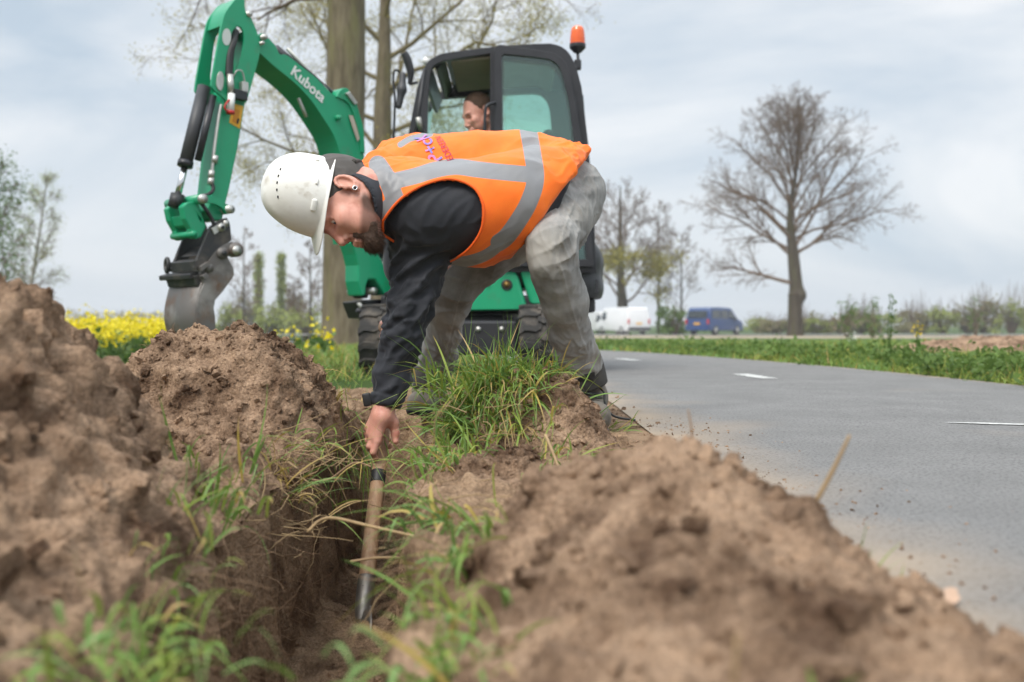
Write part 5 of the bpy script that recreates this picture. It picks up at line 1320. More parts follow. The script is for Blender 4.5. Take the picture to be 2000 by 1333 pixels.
# the budding tree beside it
b = foot(747, 24.0); T = Tree(5)
T.lines[0].append((smooth_line([b+[0, 0, -.1], b+[0, 0, 1.5], b+[.03, 0, 3.6], b+[0.0, 0, 5.6], b+[.05, 0, 7.5], b+[.05, 0, 10.2]], 30), np.interp(np.linspace(0, 5, 30), range(6), [.36, .29, .25, .22, .15, .05])))
for h, dx, dy, dz, L_ in ((2.6, 1, .3, .9, 3.4), (2.9, -1, .2, .8, 3.2), (3.6, 1, -.4, .9, 3.8), (4.0, -.9, -.4, .7, 3.8), (4.4, .9, .5, .8, 4.2), (4.7, -1, .5, .5, 4.2), (5.2, 1, -.1, .55, 4.8), (5.5, -1, -.1, .35, 5.0), (5.9, .7, .7, .8, 4.2), (6.2, 1, -.5, .6, 4.4), (6.5, -.8, .8, .6, 4.2), (7.0, 1, .2, .8, 4.), (7.4, -1, -.3, .8, 4.), (7.9, .4, -1, 1, 3.4), (8.4, .2, 1, 1, 3.4)):
    T.limb(b+[.02, 0, h], (dx, dy, dz), L_, .062, 1, .03, .19, (8, 7, 5, 4, 3), (.45, 1.0), (.40, .62), 5)
T.build('tree', 'mossy branching tree with yellow green buds behind the cab', 'tree', b, M_bark, M_moss, M_bud, .05, 3, .12, minr=.003)
# the bare oak on the right
b = foot(1553, 60.0); T = Tree(33)
T.lines[0].append((smooth_line([b+[0, 0, -.2], b+[0, 0, .4], b+[0, 0, 1.9], b+[.12, 0, 2.5], b+[.05, 0, 3.1], b+[-.12, 0, 5.0], b+[-.3, 0, 7.4], b+[.1, 0, 10.5], b+[.25, 0, 14.6]], 44), np.interp(np.linspace(0, 8, 44), range(9), [.60, .46, .41, .56, .40, .34, .19, .09, .02])))
for h, dx, dy, dz, L_, r_ in ((3.2, -1, .1, .42, 6.4, .125), (4.7, -.9, .3, .65, 6.0, .10), (4.9, 1, -.2, .45, 5.4, .09)):
    T.limb(b+[-.05, 0, h], (dx, dy, dz), L_*.74, r_, 1, .03, .13, (9, 9, 7, 5, 4), (.35, .9), (.36, .58), 5)
for i in range(32):
    h = 5.0+7.2*(i/31)**1.15; a = i*2.39996+.6; f = (h-5.0)/8.2
    T.limb(b+[-.07, 0, h], (math.cos(a), math.sin(a), .72+1.5*f), 4.9*(1-f**1.8)+1.4, .10*(1-.72*f), 1, .035, .16, (9, 8, 7, 4, 4), (.35, .9), (.34, .56), 5)
T.build('tree', 'tall bare oak with rounded crown standing alone on the right', 'tree', b, M_barkd, M_twig, None, minr=.0055)
# the trees behind the vans
b = foot(1216, 88.0); T = Tree(8)
T.lines[0].append((smooth_line([b, b+[0, 0, 2.4], b+[-.2, 0, 6], b+[-.2, 0, 13.2]], 16), np.interp(np.linspace(0, 3, 16), range(4), [.62, .5, .3, .05])))
for i in range(24):
    h = 2.6+i*.38; a = i*2.4; T.limb(b+[-.1, 0, h], (math.cos(a), .8*math.sin(a), .95), 6.4-.17*i, .12-.005*i, 1, .03, .12, (8, 7, 5, 4, 3), (.35, .85), (.36, .56), 5)
t_ = T.build('tree', 'bare spreading tree with olive lower leaves behind the white vans', 'tree', b, M_barkd, M_twig, None, minr=.010)
C = np.array([p for p in T.tips if p[2] < b[2]+7.2]); C = np.repeat(C, 2, 0)+T.rs.normal(0, .35, (2*len(C), 3)); v, q = leaf_cloud(C, np.full(2*len(C)//2, .26), T.rs); mk('crown', v, q, M_olive, t_)
def thin_tree(px, d, top, seed, label, mt=M_barkd, leaf=None, ls=.1, r0=.16, n=14, lean=0, group=None, spread=.25, per=1, L0=.36, minr=.012, first=.25):
    b = foot(px, d); T = Tree(seed); Hh = (HOR-top)/F*d+CH-b[2]
    T.lines[0].append((smooth_line([b, b+[lean*.3, 0, Hh*.35], b+[lean*.7, 0, Hh*.7], b+[lean, 0, Hh]], 14), np.linspace(r0, .02, 14)))
    for i in range(n):
        f = first+(1-first)*i/n; a = i*2.4+seed; T.limb(b+[lean*f, 0, Hh*f], (math.cos(a), math.sin(a), .9), Hh*L0*(1.1-.75*f), r0*.35*(1.1-f), 1, .04, .13, (8, 6, 5, 4), (.35, .85), (.38, .58), 4)
    return T.build('tree', label, 'tree', b, mt, M_twig, leaf, ls, per, spread, group, minr=minr)
thin_tree(1286, 92, 405, 3, 'slim bare tree between the white vans and the blue van', n=16)
thin_tree(1331, 90, 455, 4, 'small thin bare tree standing over the blue van', n=15, r0=.13)
thin_tree(46, 38, 350, 6, 'slender pale birch with few leaves rising over the left soil heap', M_birch, M_leafp, .05, .09, 20, .9, spread=.12, minr=.005, L0=.24)
thin_tree(-24, 33, 335, 9, 'leafy young green tree cut off by the left edge', M_birch, M_leaf, .10, .12, 18, .3, spread=.25, per=1, minr=.006, L0=.27, first=.15)
thin_tree(476, 78, 452, 12, 'tall thin bare tree just right of the digger bucket', n=15, r0=.13, L0=.28)
thin_tree(606, 60, 470, 13, 'thin bare tree close to the left side of the thick trunk', n=14, r0=.10, L0=.30)
thin_tree(574, 84, 540, 14, 'short thin bare tree among the distant bushes', n=12, r0=.10, L0=.30)
def poplar(px, d, top, seed, label):
    b = foot(px, d); rs_ = np.random.RandomState(seed); Hh = (HOR-top)/F*d+CH-b[2]; t = thing('poplar_tree', label, 'tree', b)
    V, Q = tubes([(np.array([b, b+[0, 0, Hh*.5], b+[0, 0, Hh*.98]]), np.array([.2, .12, .02]))], 8); mk('trunk', V, Q, M_barkd, t)
    lines = []; C = []
    for i in range(150):
        f = rs_.uniform(.12, .97); a = rs_.uniform(0, 6.28); L_ = Hh*.16*(1.05-f)**.6*rs_.uniform(.5, 1); p = b+[0, 0, Hh*f]; q = p+np.array([math.cos(a)*.22, math.sin(a)*.22, 1])*L_
        lines.append((np.array([p, (p+q)/2+[math.cos(a)*.12*L_, math.sin(a)*.12*L_, 0], q]), np.array([.03, .02, .012])))
        for k in range(16): C.append(p+(q-p)*rs_.uniform(.2, 1)+rs_.normal(0, .2, 3))
    V, Q = tubes(lines, 3); mk('branches', V, Q, M_twig, t); v, q = leaf_cloud(np.array(C), np.full(len(C), .26), rs_); mk('crown', v, q, M_leafp, t)
poplar(505, 95, 494, 2, 'left one of two narrow upright poplars on the skyline'); poplar(549, 97, 496, 3, 'right one of two narrow upright poplars on the skyline')
def bush(px, d, top, wpx, seed, label, leaf, ls, name='bush', cat='bush', group=None, n=900, twigs=60, spiky=0.0, bottom=None):
    b = foot(px, d); rs_ = np.random.RandomState(seed); Hh = (HOR-top)/F*d+CH-b[2]; W = wpx/F*d/2; t = thing(name, label, cat, b, group); C = []; lines = []
    K = 16; cl = [(rs_.uniform(-.75, .75), rs_.uniform(-.7, .7), rs_.uniform(.1, .85)) for _ in range(K)]
    for i in range(n):
        cx, cy, cz = cl[rs_.randint(K)]; p = np.array([cx*W, cy*W*.8, cz*Hh*(1-.45*cx*cx)])+rs_.normal(0, 1, 3)*[W*.17, W*.17, Hh*.09]; p[2] = abs(p[2]); C.append(b+p)
    for i in range(twigs):
        a = rs_.uniform(0, 6.28); e = rs_.uniform(.1, .9); q = np.array([math.cos(a)*W*e, math.sin(a)*W*e*.8, Hh*rs_.uniform(.6, 1.05+spiky)*(1-.3*e*e)]); lines.append((np.array([b+q*[.15, .15, 0], b+q*[.6, .6, .5]+rs_.normal(0, .05*W, 3), b+q]), np.array([.03, .02, .01])*d/90))
    V, Q = tubes(lines, 3); mk('stems', V, Q, M_twig, t); v, q = leaf_cloud(np.array(C), np.full(len(C), ls), rs_); mk('crown', v, q, leaf, t); return t
bush(1316, 72, 585, 74, 1, 'fresh green bush at the foot of the slim trees, left of the blue van', M_leaf, .26, n=900)
bush(450, 84, 575, 70, 2, 'green bush right behind the digger bucket', M_leafp, .30); bush(530, 90, 588, 80, 3, 'pale bush at the foot of the two poplars', M_leafp, .32); bush(600, 80, 570, 90, 4, 'bush touching the left side of the thick trunk', M_leafp, .30)
bush(480, 96, 560, 60, 5, 'taller greyish bush left of the poplars', M_leafb, .32); bush(570, 99, 556, 60, 8, 'brownish bush behind the poplars on the right', M_leafb, .32)
rsb = np.random.RandomState(4)
for k in range(15):
    px = 1470+k*42+rsb.uniform(-12, 12); top = np.interp(px, [1450, 1600, 1700, 1800, 1900, 2000, 2100], [618, 614, 600, 598, 586, 574, 570])+rsb.uniform(-6, 8)
    bush(px, 96+rsb.uniform(-5, 6), top, 84, 40+k, 'brown green scrub bush in the row beyond the road on the right', M_leafb if k % 3 else M_leafp, .34, group='scrub bushes along the far road', n=620, twigs=70, spiky=.45)
for k in range(8):
    px = 140+k*34; bush(px, 260, 604+rsb.uniform(-4, 3), 60, 70+k, 'far hazy bush on the skyline above the yellow field', M_leafb, .8, group='far bushes above the yellow field', n=240, twigs=20)
# ---- blades
def blade_mat(name, stops, tr=.3):
    m = bpy.data.materials.new(name); m.use_nodes = True; nt = m.node_tree; N = nt.nodes; L = nt.links; b = N['Principled BSDF']; b.inputs['Roughness'].default_value = .5; b.inputs['Specular IOR Level'].default_value = .35
    a = N.new('ShaderNodeAttribute'); a.attribute_name = 'tone'; r = N.new('ShaderNodeValToRGB'); e = r.color_ramp.elements
    e[0].position = stops[0][0]; e[0].color = (*stops[0][1], 1); e[1].position = stops[1][0]; e[1].color = (*stops[1][1], 1)
    for p_, c_ in stops[2:]: x = e.new(p_); x.color = (*c_, 1)
    L.new(a.outputs['Fac'], r.inputs['Fac']); L.new(r.outputs['Color'], b.inputs['Base Color'])
    t = N.new('ShaderNodeBsdfTranslucent'); mx = N.new('ShaderNodeMixShader'); mx.inputs[0].default_value = tr; L.new(r.outputs['Color'], t.inputs[0]); L.new(b.outputs[0], mx.inputs[1]); L.new(t.outputs[0], mx.inputs[2]); L.new(mx.outputs[0], N['Material Output'].inputs[0]); return m
M_grass = blade_mat('grass', [(0, (.46, .32, .14)), (.14, (.44, .33, .07)), (.24, (.28, .335, .06)), (.65, (.15, .26, .045)), (1.0, (.21, .35, .11))])
M_rape = blade_mat('rapeseed', [(0, (.06, .12, .025)), (.3, (.12, .20, .04)), (.5, (.80, .62, .01)), (1, (.88, .74, .02))], .3)
def blades(pos, dirn, L_, w_, droop, tone, segs=5, rs=None, side=None):
    n = len(pos); rs = rs or np.random.RandomState(1); d = dirn/np.linalg.norm(dirn, axis=1, keepdims=True)
    s = np.cross(d, [0, 0, 1.0])+1e-4; s /= np.linalg.norm(s, axis=1, keepdims=True); ph = rs.uniform(-1, 1, n); s = s*np.cos(ph)[:, None]+np.cross(d, s)*np.sin(ph)[:, None]
    sway = rs.normal(0, .16, (n, 3)); V = np.zeros((n, segs+1, 2, 3)); tn = np.zeros((n, segs+1, 2))
    for i in range(segs+1):
        t = i/segs; c = pos+d*(L_*t)[:, None]+sway*(L_*t*t)[:, None]; c[:, 2] -= droop*L_*t**2.2
        ww = w_*(1-t**2.2)*(.65+.35*min(1, t*4))+.0002; V[:, i, 0] = c-s*ww[:, None]/2; V[:, i, 1] = c+s*ww[:, None]/2; tn[:, i] = np.clip(tone-.30*max(0, t-.75)*4*(tone < .45), 0, 1)[:, None]
    i = np.arange(n)[:, None]*(segs+1)*2+np.arange(segs)[None]*2; q = np.stack([i, i+1, i+3, i+2], -1).reshape(-1, 4)
    return V.reshape(-1, 3), q, tn.reshape(-1)
hb_ = [BVHTree.FromPolygons([Vector(v) for v in V], [tuple(f) for f in np.array([list(p.vertices) for p in o.data.polygons])]) for V, n, o in HEAPS[:4]]
def drop(x, y):
    z = gz(x, y)
    for b in hb_:
        r = b.ray_cast(Vector((x, y, 2)), Vector((0, 0, -1)))
        if r[0] is not None: z = max(z, r[0].z)
    return z
gr_ = np.random.RandomState(77)
def tuft(px, py, d, n, L0, L1, spread, lean=(0, 0, 1), fan=.6, w=.006, straw=.12, droop=.45, surface=True):
    c = P(px, py, d); pos = []; 
    for _ in range(n):
        x, y = c.x+gr_.normal(0, spread), c.y+gr_.normal(0, spread); z = drop(x, y) if surface else c.z+gr_.normal(0, spread*.6)
        if surface and z < c.z-.15: z = c.z+gr_.normal(0, .02)
        pos.append((x, y, z-.006))
    pos = np.array(pos); dr = np.array(lean, float)+gr_.normal(0, fan, (n, 3)); dr[:, 2] = np.abs(dr[:, 2])+.25 if lean[2] > 0 else dr[:, 2]
    tone = np.where(gr_.rand(n) < straw, gr_.uniform(0, .18, n), gr_.uniform(.25, 1, n))
    return blades(pos, dr, gr_.uniform(L0, L1, n), w*gr_.uniform(.6, 1.3, n), droop*gr_.uniform(.4, 1.6, n), tone, 6, gr_)
def grass_obj(name, parts, label):
    off = 0; Vs, Qs, Ts = [], [], []
    for v, q, t in parts: Vs.append(v); Qs.append(q+off); Ts.append(t); off += len(v)
    o = mk(name, np.concatenate(Vs), np.concatenate(Qs), M_grass, attrs={'tone': np.concatenate(Ts)}); tag(o, label, 'grass', kind='stuff'); return o
# the sod on the hump
hp_list = [tuft(955, 745, 2.80, 360, .09, .21, .075, (-.1, -.35, .8), .55, .0058, .14), tuft(1010, 735, 2.84, 210, .07, .18, .07, (.2, -.3, .8), .5, .0052, .22), tuft(915, 765, 2.74, 210, .12, .25, .05, (-.5, -.5, .6), .42, .0066, .1, .6), tuft(985, 790, 2.68, 280, .08, .19, .065, (.0, -.7, .5), .5, .0058, .24, .7), tuft(1060, 765, 2.76, 60, .06, .15, .05, (.5, -.4, .5), .45, .0045, .2, .5), tuft(945, 715, 2.86, 16, .16, .26, .05, (.05, -.1, 1.2), .22, .003, 0, .15), tuft(1130, 800, 2.95, 12, .08, .16, .04, (.8, -.2, .3), .3, .005, .1, .4),
           tuft(890, 850, 2.45, 44, .11, .24, .05, (-.3, -.35, .6), .42, .0065, .14, .6), tuft(868, 905, 2.30, 32, .10, .22, .04, (-.4, -.3, .6), .42, .0065, .18, .6), tuft(1090, 860, 2.35, 22, .08, .17, .06, (.1, -.4, .9), .45, .006, .2, .5), tuft(960, 880, 2.3, 26, .06, .14, .09, (-.2, -.5, .7), .6, .005, .25, .6), tuft(1115, 840, 2.5, 14, .10, .2, .05, (.5, -.4, .6), .4, .006, .1, .6)]
grass_obj('grass_tuft', hp_list, 'long green grass growing on the small hump by the boots')
ed = [tuft(440, 925, 1.95, 50, .08, .2, .04, (.3, -.3, .9), .45, .006, .2, .5), tuft(390, 985, 1.62, 26, .07, .16, .04, (.3, -.2, .8), .45, .006, .25, .55), tuft(345, 1095, 1.36, 26, .06, .13, .035, (.4, -.2, .8), .45, .0055, .2, .6), tuft(290, 1200, 1.12, 22, .05, .11, .03, (.4, -.3, .7), .5, .0055, .12, .7), tuft(190, 1285, .95, 40, .05, .11, .03, (.5, -.1, .5), .45, .0055, .08, .7), tuft(310, 1290, .93, 34, .05, .10, .03, (.5, -.1, .45), .45, .0055, .12, .7), tuft(110, 1310, .85, 18, .06, .11, .02, (-.5, -.1, .5), .4, .0055, .1, .7),
      tuft(590, 870, 2.55, 36, .06, .15, .05, (.5, -.3, .7), .45, .005, .3, .5), tuft(690, 850, 3.1, 40, .08, .17, .05, (.35, -.3, -.6), .33, .004, .15, .4, False), tuft(692, 900, 3.0, 22, .07, .15, .04, (.3, -.3, -.7), .33, .004, .15, .4, False), tuft(640, 800, 3.1, 18, .06, .14, .05, (.5, -.3, .5), .45, .004, .2, .5), tuft(560, 950, 2.3, 32, .07, .17, .05, (.7, -.3, .3), .45, .005, .4, .5), tuft(620, 985, 2.3, 5, .08, .18, .03, (.8, -.2, .3), .3, .005, .3, .5, False), tuft(335, 800, 1.9, 2, .13, .16, .01, (-.2, 0, 1), .12, .006, 0, .1)]
grass_obj('grass_tuft', ed, 'loose grass along the left lip of the trench')
er_ = [tuft(890, 1010, 1.72, 40, .09, .21, .04, (-.5, -.35, .6), .45, .0065, .22, .6), tuft(905, 1100, 1.38, 30, .07, .15, .04, (-.4, -.2, .6), .45, .006, .25, .6), tuft(830, 1250, 1.0, 8, .05, .10, .02, (-.3, -.2, .7), .5, .006, .15, .6), tuft(925, 1090, 1.35, 22, .08, .17, .04, (-.3, -.2, .8), .5, .006, .15, .5), tuft(900, 1180, 1.1, 20, .07, .15, .03, (-.3, -.2, .7), .5, .006, .1, .6), tuft(880, 1200, 1.12, 26, .06, .12, .03, (-.2, -.2, .7), .5, .0055, .12, .65), tuft(880, 1290, .95, 40, .06, .11, .03, (-.1, -.1, .6), .55, .005, .12, .7), tuft(935, 1035, 1.6, 16, .05, .10, .04, (0, -.3, .9), .6, .006, .1, .4), tuft(835, 985, 1.95, 8, .09, .18, .03, (-.6, -.2, .5), .28, .006, .12, .6)]
grass_obj('grass_tuft', er_, 'blurred bright grass along the right lip of the trench')
fr_ = [tuft(1640, 1320, .70, 12, .06, .11, .02, (.5, .1, .5), .35, .011, .2, .5), tuft(1790, 1320, .70, 14, .06, .11, .025, (-.3, .1, .5), .5, .011, .25, .5), tuft(1500, 1310, .70, 6, .05, .10, .015, (-.7, .1, .4), .3, .010, .1, .5), tuft(1690, 1030, 1.3, 5, .03, .06, .015, (.2, 0, 1), .3, .003, .1, .2), tuft(1760, 1030, 1.3, 4, .03, .06, .015, (.8, 0, .6), .3, .003, .1, .2), tuft(1195, 845, 3.2, 12, .06, .12, .04, (.8, -.1, .35), .3, .005, .3, .3), tuft(640, 1330, .9, 4, .06, .11, .02, (.2, 0, .5), .5, .006, .1, .5)]
grass_obj('grass_tuft', fr_, 'few out of focus blades at the bottom right')
# verge grass
def verge(n, ylo, yhi, xlo, xhi, h0, h1, wf, name, label, avoid=None, straw=.08):
    y = np.exp(gr_.uniform(math.log(ylo), math.log(yhi), n)); u = gr_.uniform(0, 1, n); lo, hi = xlo(y), xhi(y); x = lo+(hi-lo)*u
    ok = np.ones(n, bool) if avoid is None else ~avoid(x, y); x, y = x[ok], y[ok]; k = len(x); z = ground_z(x, y); clump = .65+.7*np.clip(noise3(col(x*1.6, y*1.6, x*0))+.4, 0, 1.2)
    d = gr_.normal(0, .42, (k, 3)); d[:, 2] = 1
    return blades(np.stack([x, y, z-.01], -1), d, gr_.uniform(h0, h1, k)*clump, np.maximum(.006, y*wf)*gr_.uniform(.6, 1.4, k), .35*gr_.uniform(.3, 1.6, k), np.where(gr_.rand(k) < straw, gr_.uniform(0, .2, k), np.clip(.62+.55*noise3(col(x*.9, y*.9, x*0+4))+gr_.normal(0, .16, k), .25, 1)), 3, gr_)
edge_r = lambda y: path_x(y)+1.20+.06*noise3(col(y*2, y*0, y*0))
bankf = lambda x, y: (((x-6.6)/2.2)**2+((y-12.5)/1.1)**2 < 1)
v1 = verge(26000, 4.6, 16, edge_r, lambda y: edge_r(y)+.9+.12*y, .06, .16, .0011, '', '', bankf)
v2 = verge(24000, 9, 30, edge_r, lambda y: np.maximum(edge_r(y)+2, .56*y+1), .06, .12, .0013, '', '', bankf)
grass_obj('verge_grass', [v1, v2], 'lush green grass verge beyond the cycle path')
edge_l = lambda y: path_x(y)-1.24
v3 = verge(26000, 5.0, 30, lambda y: np.maximum(-4.2, -.3*y-.8), edge_l, .06, .17, .0011, '', '', lambda x, y: (np.abs(x+.35) < .75) & (y > 6.3) & (y < 8.6) | (y < 5.9+.5*noise3(col(x*2, y*0, y*0))) & (x > -1.3), .18)
grass_obj('verge_grass', [v3], 'grass verge under and behind the excavator')
v4 = verge(5000, 3.3, 6.5, lambda y: np.full_like(y, -2.6), lambda y: np.full_like(y, -1.2), .05, .13, .0011, '', '', None, .2)
sp4 = verge(420, 4.0, 6.2, lambda y: np.full_like(y, -1.2), lambda y: np.full_like(y, .3), .03, .09, .0011, '', '', None, .4)
grass_obj('verge_grass', [v4, sp4], 'thin grass left of the digging worker behind the heaps')
# broad weeds in the verge
C = []
for _ in range(430):
    y = math.exp(gr_.uniform(math.log(5.2), math.log(15))); x = float(edge_r(np.array([y]))[0])+gr_.uniform(.05, .6+.07*y)
    if bankf(x, y): continue
    for k in range(14): C.append((x+gr_.normal(0, .07), y+gr_.normal(0, .07), gz(x, y)+abs(gr_.normal(.06, .05))))
v, q = leaf_cloud(np.array(C), np.full(len(C), .055), gr_); o = mk('verge_weeds', v, q, M_leaf); tag(o, 'broad leaved weeds in the green verge', 'weeds', kind='stuff')
# tall weeds standing in the verge on the right
def weed(px, d, top, seed, label, flower=None, name='tall_weed'):
    rs_ = np.random.RandomState(seed); b = foot(px, d)+[0, 0, .05]; Hh = (HOR-top)/F*d+CH-b[2]; t = thing(name, label, 'weed', b); lines, C = [], []
    for k in range(3):
        q = b+[rs_.normal(0, .05*Hh), rs_.normal(0, .05*Hh), Hh*rs_.uniform(.75, 1)]; lines.append((np.array([b, (b+q)/2+rs_.normal(0, .02, 3), q]), np.array([.008, .006, .003])))
        for j in range(16):
            f = rs_.uniform(.2, 1); C.append(b+(q-b)*f+rs_.normal(0, .05*Hh*(1.1-.5*f), 3))
    V, Q = tubes(lines, 4); mk('stem', V, Q, M_leaf, t); v, q = leaf_cloud(np.array(C), np.full(len(C), .075*Hh), rs_, .45); mk('leaves', v, q, M_leaf, t)
    if flower is not None:
        E = np.array([l[0][-1] for l in lines]); E = np.repeat(E, 9, 0)+rs_.normal(0, .03, (27, 3)); v, q = leaf_cloud(E, np.full(27, .022), rs_, .9); mk('blossoms', v, q, flower, t)
M_yfl = leafmat('yellow petals', (.80, .60, .02), (.75, .52, .02), .2); M_wfl = leafmat('white petals', (.75, .75, .68), (.65, .66, .58), .2)
weed(1735, 9.5, 572, 1, 'tallest leafy green weed in the right verge'); weed(1665, 10.5, 648, 2, 'weed with white flower heads left of the tallest weed', M_wfl); weed(1790, 10, 640, 3, 'low weed with yellow flowers right of the tallest weed', M_yfl); weed(1640, 9, 668, 4, 'broad low weed at the near edge of the right verge')
def sapling(px, d, top, wpx, seed, label): bush(px, d, top, wpx, seed, label, M_leaf, .16, 'sapling', 'sapling', n=170, twigs=16)
sapling(1655, 42, 572, 56, 90, 'thin leafy sapling halfway between the oak and the tallest weed'); sapling(1705, 44, 576, 50, 91, 'thin leafy sapling just left of the tallest weed'); sapling(1905, 60, 560, 34, 92, 'small green sapling standing out of the brown scrub')
# ---- the rapeseed field
def rape(n, f, hh=(.60, .84)):
    pos, dr, L_, w_, dp, tn = [], [], [], [], [], []; C, ct = [], []
    for _ in range(n):
        x, y = f(); z = gz(x, y); h = gr_.uniform(*hh); top = np.array([x+gr_.normal(0, .05), y+gr_.normal(0, .05), z+h])
        pos.append((x, y, z)); dr.append(top-np.array([x, y, z])); L_.append(h); w_.append(max(.008, y*.0005)); dp.append(0); tn.append(.15)
        for k in range(11): C.append(top+gr_.normal(0, 1, 3)*[.05, .05, .09]-[0, 0, .05]); ct.append(gr_.uniform(.6, 1))
        for k in range(6): C.append(np.array([x, y, z])+(top-np.array([x, y, z]))*gr_.uniform(.15, .75)+gr_.normal(0, .06, 3)); ct.append(gr_.uniform(0, .3))
    a = blades(np.array(pos), np.array(dr), np.array(L_), np.array(w_), np.array(dp), np.array(tn), 2, gr_); v, q = leaf_cloud(np.array(C), np.where(np.array(ct) > .5, .05, .10), gr_, .8)
    return np.concatenate([a[0], v]), np.concatenate([a[1], q+len(a[0])]), np.concatenate([a[2]*0+.15, np.repeat(ct, 4)])
def fpos():
    y = math.exp(gr_.uniform(math.log(13.5), math.log(70))); return (gr_.uniform(-1700, -640)/F*y, y)
v, q, t = rape(6500, fpos); o = mk('rapeseed_field', v, q, M_rape, attrs={'tone': t}); tag(o, 'field of yellow flowering rapeseed behind the heaps', 'rapeseed', kind='stuff')
def fpos2():
    y = gr_.uniform(10.5, 14.5); return (gr_.choice([-480, -455, -430, -400, -390])/F*y+gr_.normal(0, .12), y)
v, q, t = rape(22, fpos2, (.12, .34)); o = mk('rapeseed_plants', v, q, M_rape, attrs={'tone': t}); tag(o, 'stray yellow rapeseed plants left of the thick trunk', 'rapeseed', kind='stuff')
# ---- straw, roots and twigs
M_straw = mat('dry straw', (.40, .28, .14), .8, c2=(.26, .17, .085), nscale=12); M_root = mat('fine roots', (.22, .13, .075), .95, c2=(.32, .21, .12), nscale=20)
def straw(name, label, pts, r=.0022, m=None, root=False):
    pp = [P(*p) for p in pts]
    if root: z = drop(pp[0].x, pp[0].y); pp[0].z = z-.01; pp[1] = (pp[0]+pp[2])/2+Vector((.002, 0, 0))
    o = tube_obj(name, pp, [r, r, r*.6], m or M_straw, None, 6, 20); tag(o, label, 'straw')
straw('straw_stem', 'long dry stem crossing in front of the spade shaft', [(600, 1040, 2.0), (640, 1012, 2.0), (730, 1030, 1.9), (830, 1052, 1.8), (900, 1062, 1.75)], .0034)
straw('straw_stem', 'short dry stem crossing low over the spade shaft', [(685, 1097, 2.0), (740, 1090, 1.98), (800, 1090, 1.9), (828, 1083, 1.85)], .0028)
straw('straw_stem', 'upright pale straw on the right heap against the asphalt', [(1572, 960, 1.27), (1620, 905, 1.25), (1660, 850, 1.25)], .0032, None, True)
straw('straw_stem', 'blurred pale straw at the bottom of the right heap', [(1395, 1333, .66), (1425, 1280, .66), (1440, 1240, .67)], .0022, None, True)
straw('straw_stem', 'upright dark stalk on the crest of the right heap', [(1352, 850, 1.4), (1348, 820, 1.4), (1344, 800, 1.4)], .0016, M_root, True)
straw('straw_stem', 'pale curved straw lying against the hump', [(1065, 850, 2.3), (1078, 880, 2.25), (1090, 912, 2.2)], .004)
o = tube_obj('twig', [Vector((x, y, drop(x, y)+.006)) for x, y in ((.44, 1.10), (.475, 1.11), (.51, 1.10))], [.0035, .0035, .002], M_root, None, 6, 20); tag(o, 'short dark twig on the right tail of the right heap', 'straw')
straw('twig', 'thin twig sticking out of the left trench wall', [(600, 935, 2.6), (640, 938, 2.55), (690, 905, 2.55), (725, 912, 2.5)], .003, M_root)
lines = []
for _ in range(900):
    y = gr_.uniform(1.2, 3.7); sd2 = gr_.rand() < .72; c_ = float(trench_c(np.array([y]))); w_ = float(trench_w(np.array([y]))); x = c_-w_-.01 if sd2 else c_+w_+.01; z = gr_.uniform(-.42, .04); p = np.array([x, y, z]); dd = gr_.normal(0, 1, 3)*[.5, .6, .7]+[.5 if sd2 else -.5, -.1, -.35]; L_ = gr_.uniform(.03, .15); pts = [p]
    for k in range(5): dd = dd+gr_.normal(0, .55, 3); pts.append(pts[-1]+dd/np.linalg.norm(dd)*L_/5)
    lines.append((np.array(pts), np.linspace(.0011, .0004, 6)*gr_.uniform(.5, 1.4)))
for V, n, o in HEAPS[:3]:
    for i in gr_.randint(0, len(V), 330):
        dd = n[i]*.4+gr_.normal(0, .7, 3); pts = [V[i]-n[i]*.004]; L_ = gr_.uniform(.012, .06)
        for k in range(4): dd = dd+gr_.normal(0, .4, 3); pts.append(pts[-1]+dd/np.linalg.norm(dd)*L_/4)
        lines.append((np.array(pts), np.linspace(.0009, .0004, 5)))
V, Q = tubes(lines, 3); o = mk('fine_roots', V, Q, M_root); tag(o, 'fine dry roots hanging from the trench walls and heaps', 'roots', kind='stuff')
lines = []
for cx, cy, d, n in ((590, 900, 2.45, 22), (560, 950, 2.3, 16), (640, 960, 2.45, 10), (540, 1010, 2.1, 12), (835, 920, 2.3, 10), (960, 840, 2.5, 14), (900, 1010, 1.8, 10)):
    for _ in range(n):
        p = np.array(P(cx, cy, d))+gr_.normal(0, .05, 3); dd = gr_.normal(0, 1, 3)*[1, .6, .45]; L_ = gr_.uniform(.06, .2); pts = [p]
        for k in range(5): dd = dd+gr_.normal(0, .35, 3); pts.append(pts[-1]+dd/np.linalg.norm(dd)*L_/5)
        lines.append((np.array(pts), np.linspace(.0012, .0005, 6)))
V, Q = tubes(lines, 4); o = mk('dry_grass', V, Q, M_straw); tag(o, 'tangled dry straw on the trench lips', 'straw', kind='stuff')
# a dead leaf on the right heap
Vl = []; c0 = P(1838, 1080, 1.19); c0.z = drop(c0.x, c0.y)+.003
for i in range(9):
    t = i/8; wv = .012*math.sin(math.pi*min(1, t*.96+.04))**.8
    for j in (-1, -.4, .4, 1): Vl.append(c0+Vector((-.02+.042*t, .006*j, .004*math.sin(7*t+j)+.010*abs(j)+.006*t))+Vector((0, wv*j*.6, wv*j*.55)))
i = np.arange(8)[:, None]*4+np.arange(3)[None]; o = mk('dead_leaf', np.array([list(x) for x in Vl]), np.stack([i, i+1, i+5, i+4], -1).reshape(-1, 4), mat('dead leaf', (.42, .28, .19), .8, c2=(.50, .36, .27), nscale=40)); tag(o, 'curled pale dead leaf lying on the right tail of the heap', 'leaf'); m_ = o.modifiers.new('thickness', 'SOLIDIFY'); m_.thickness = .0008
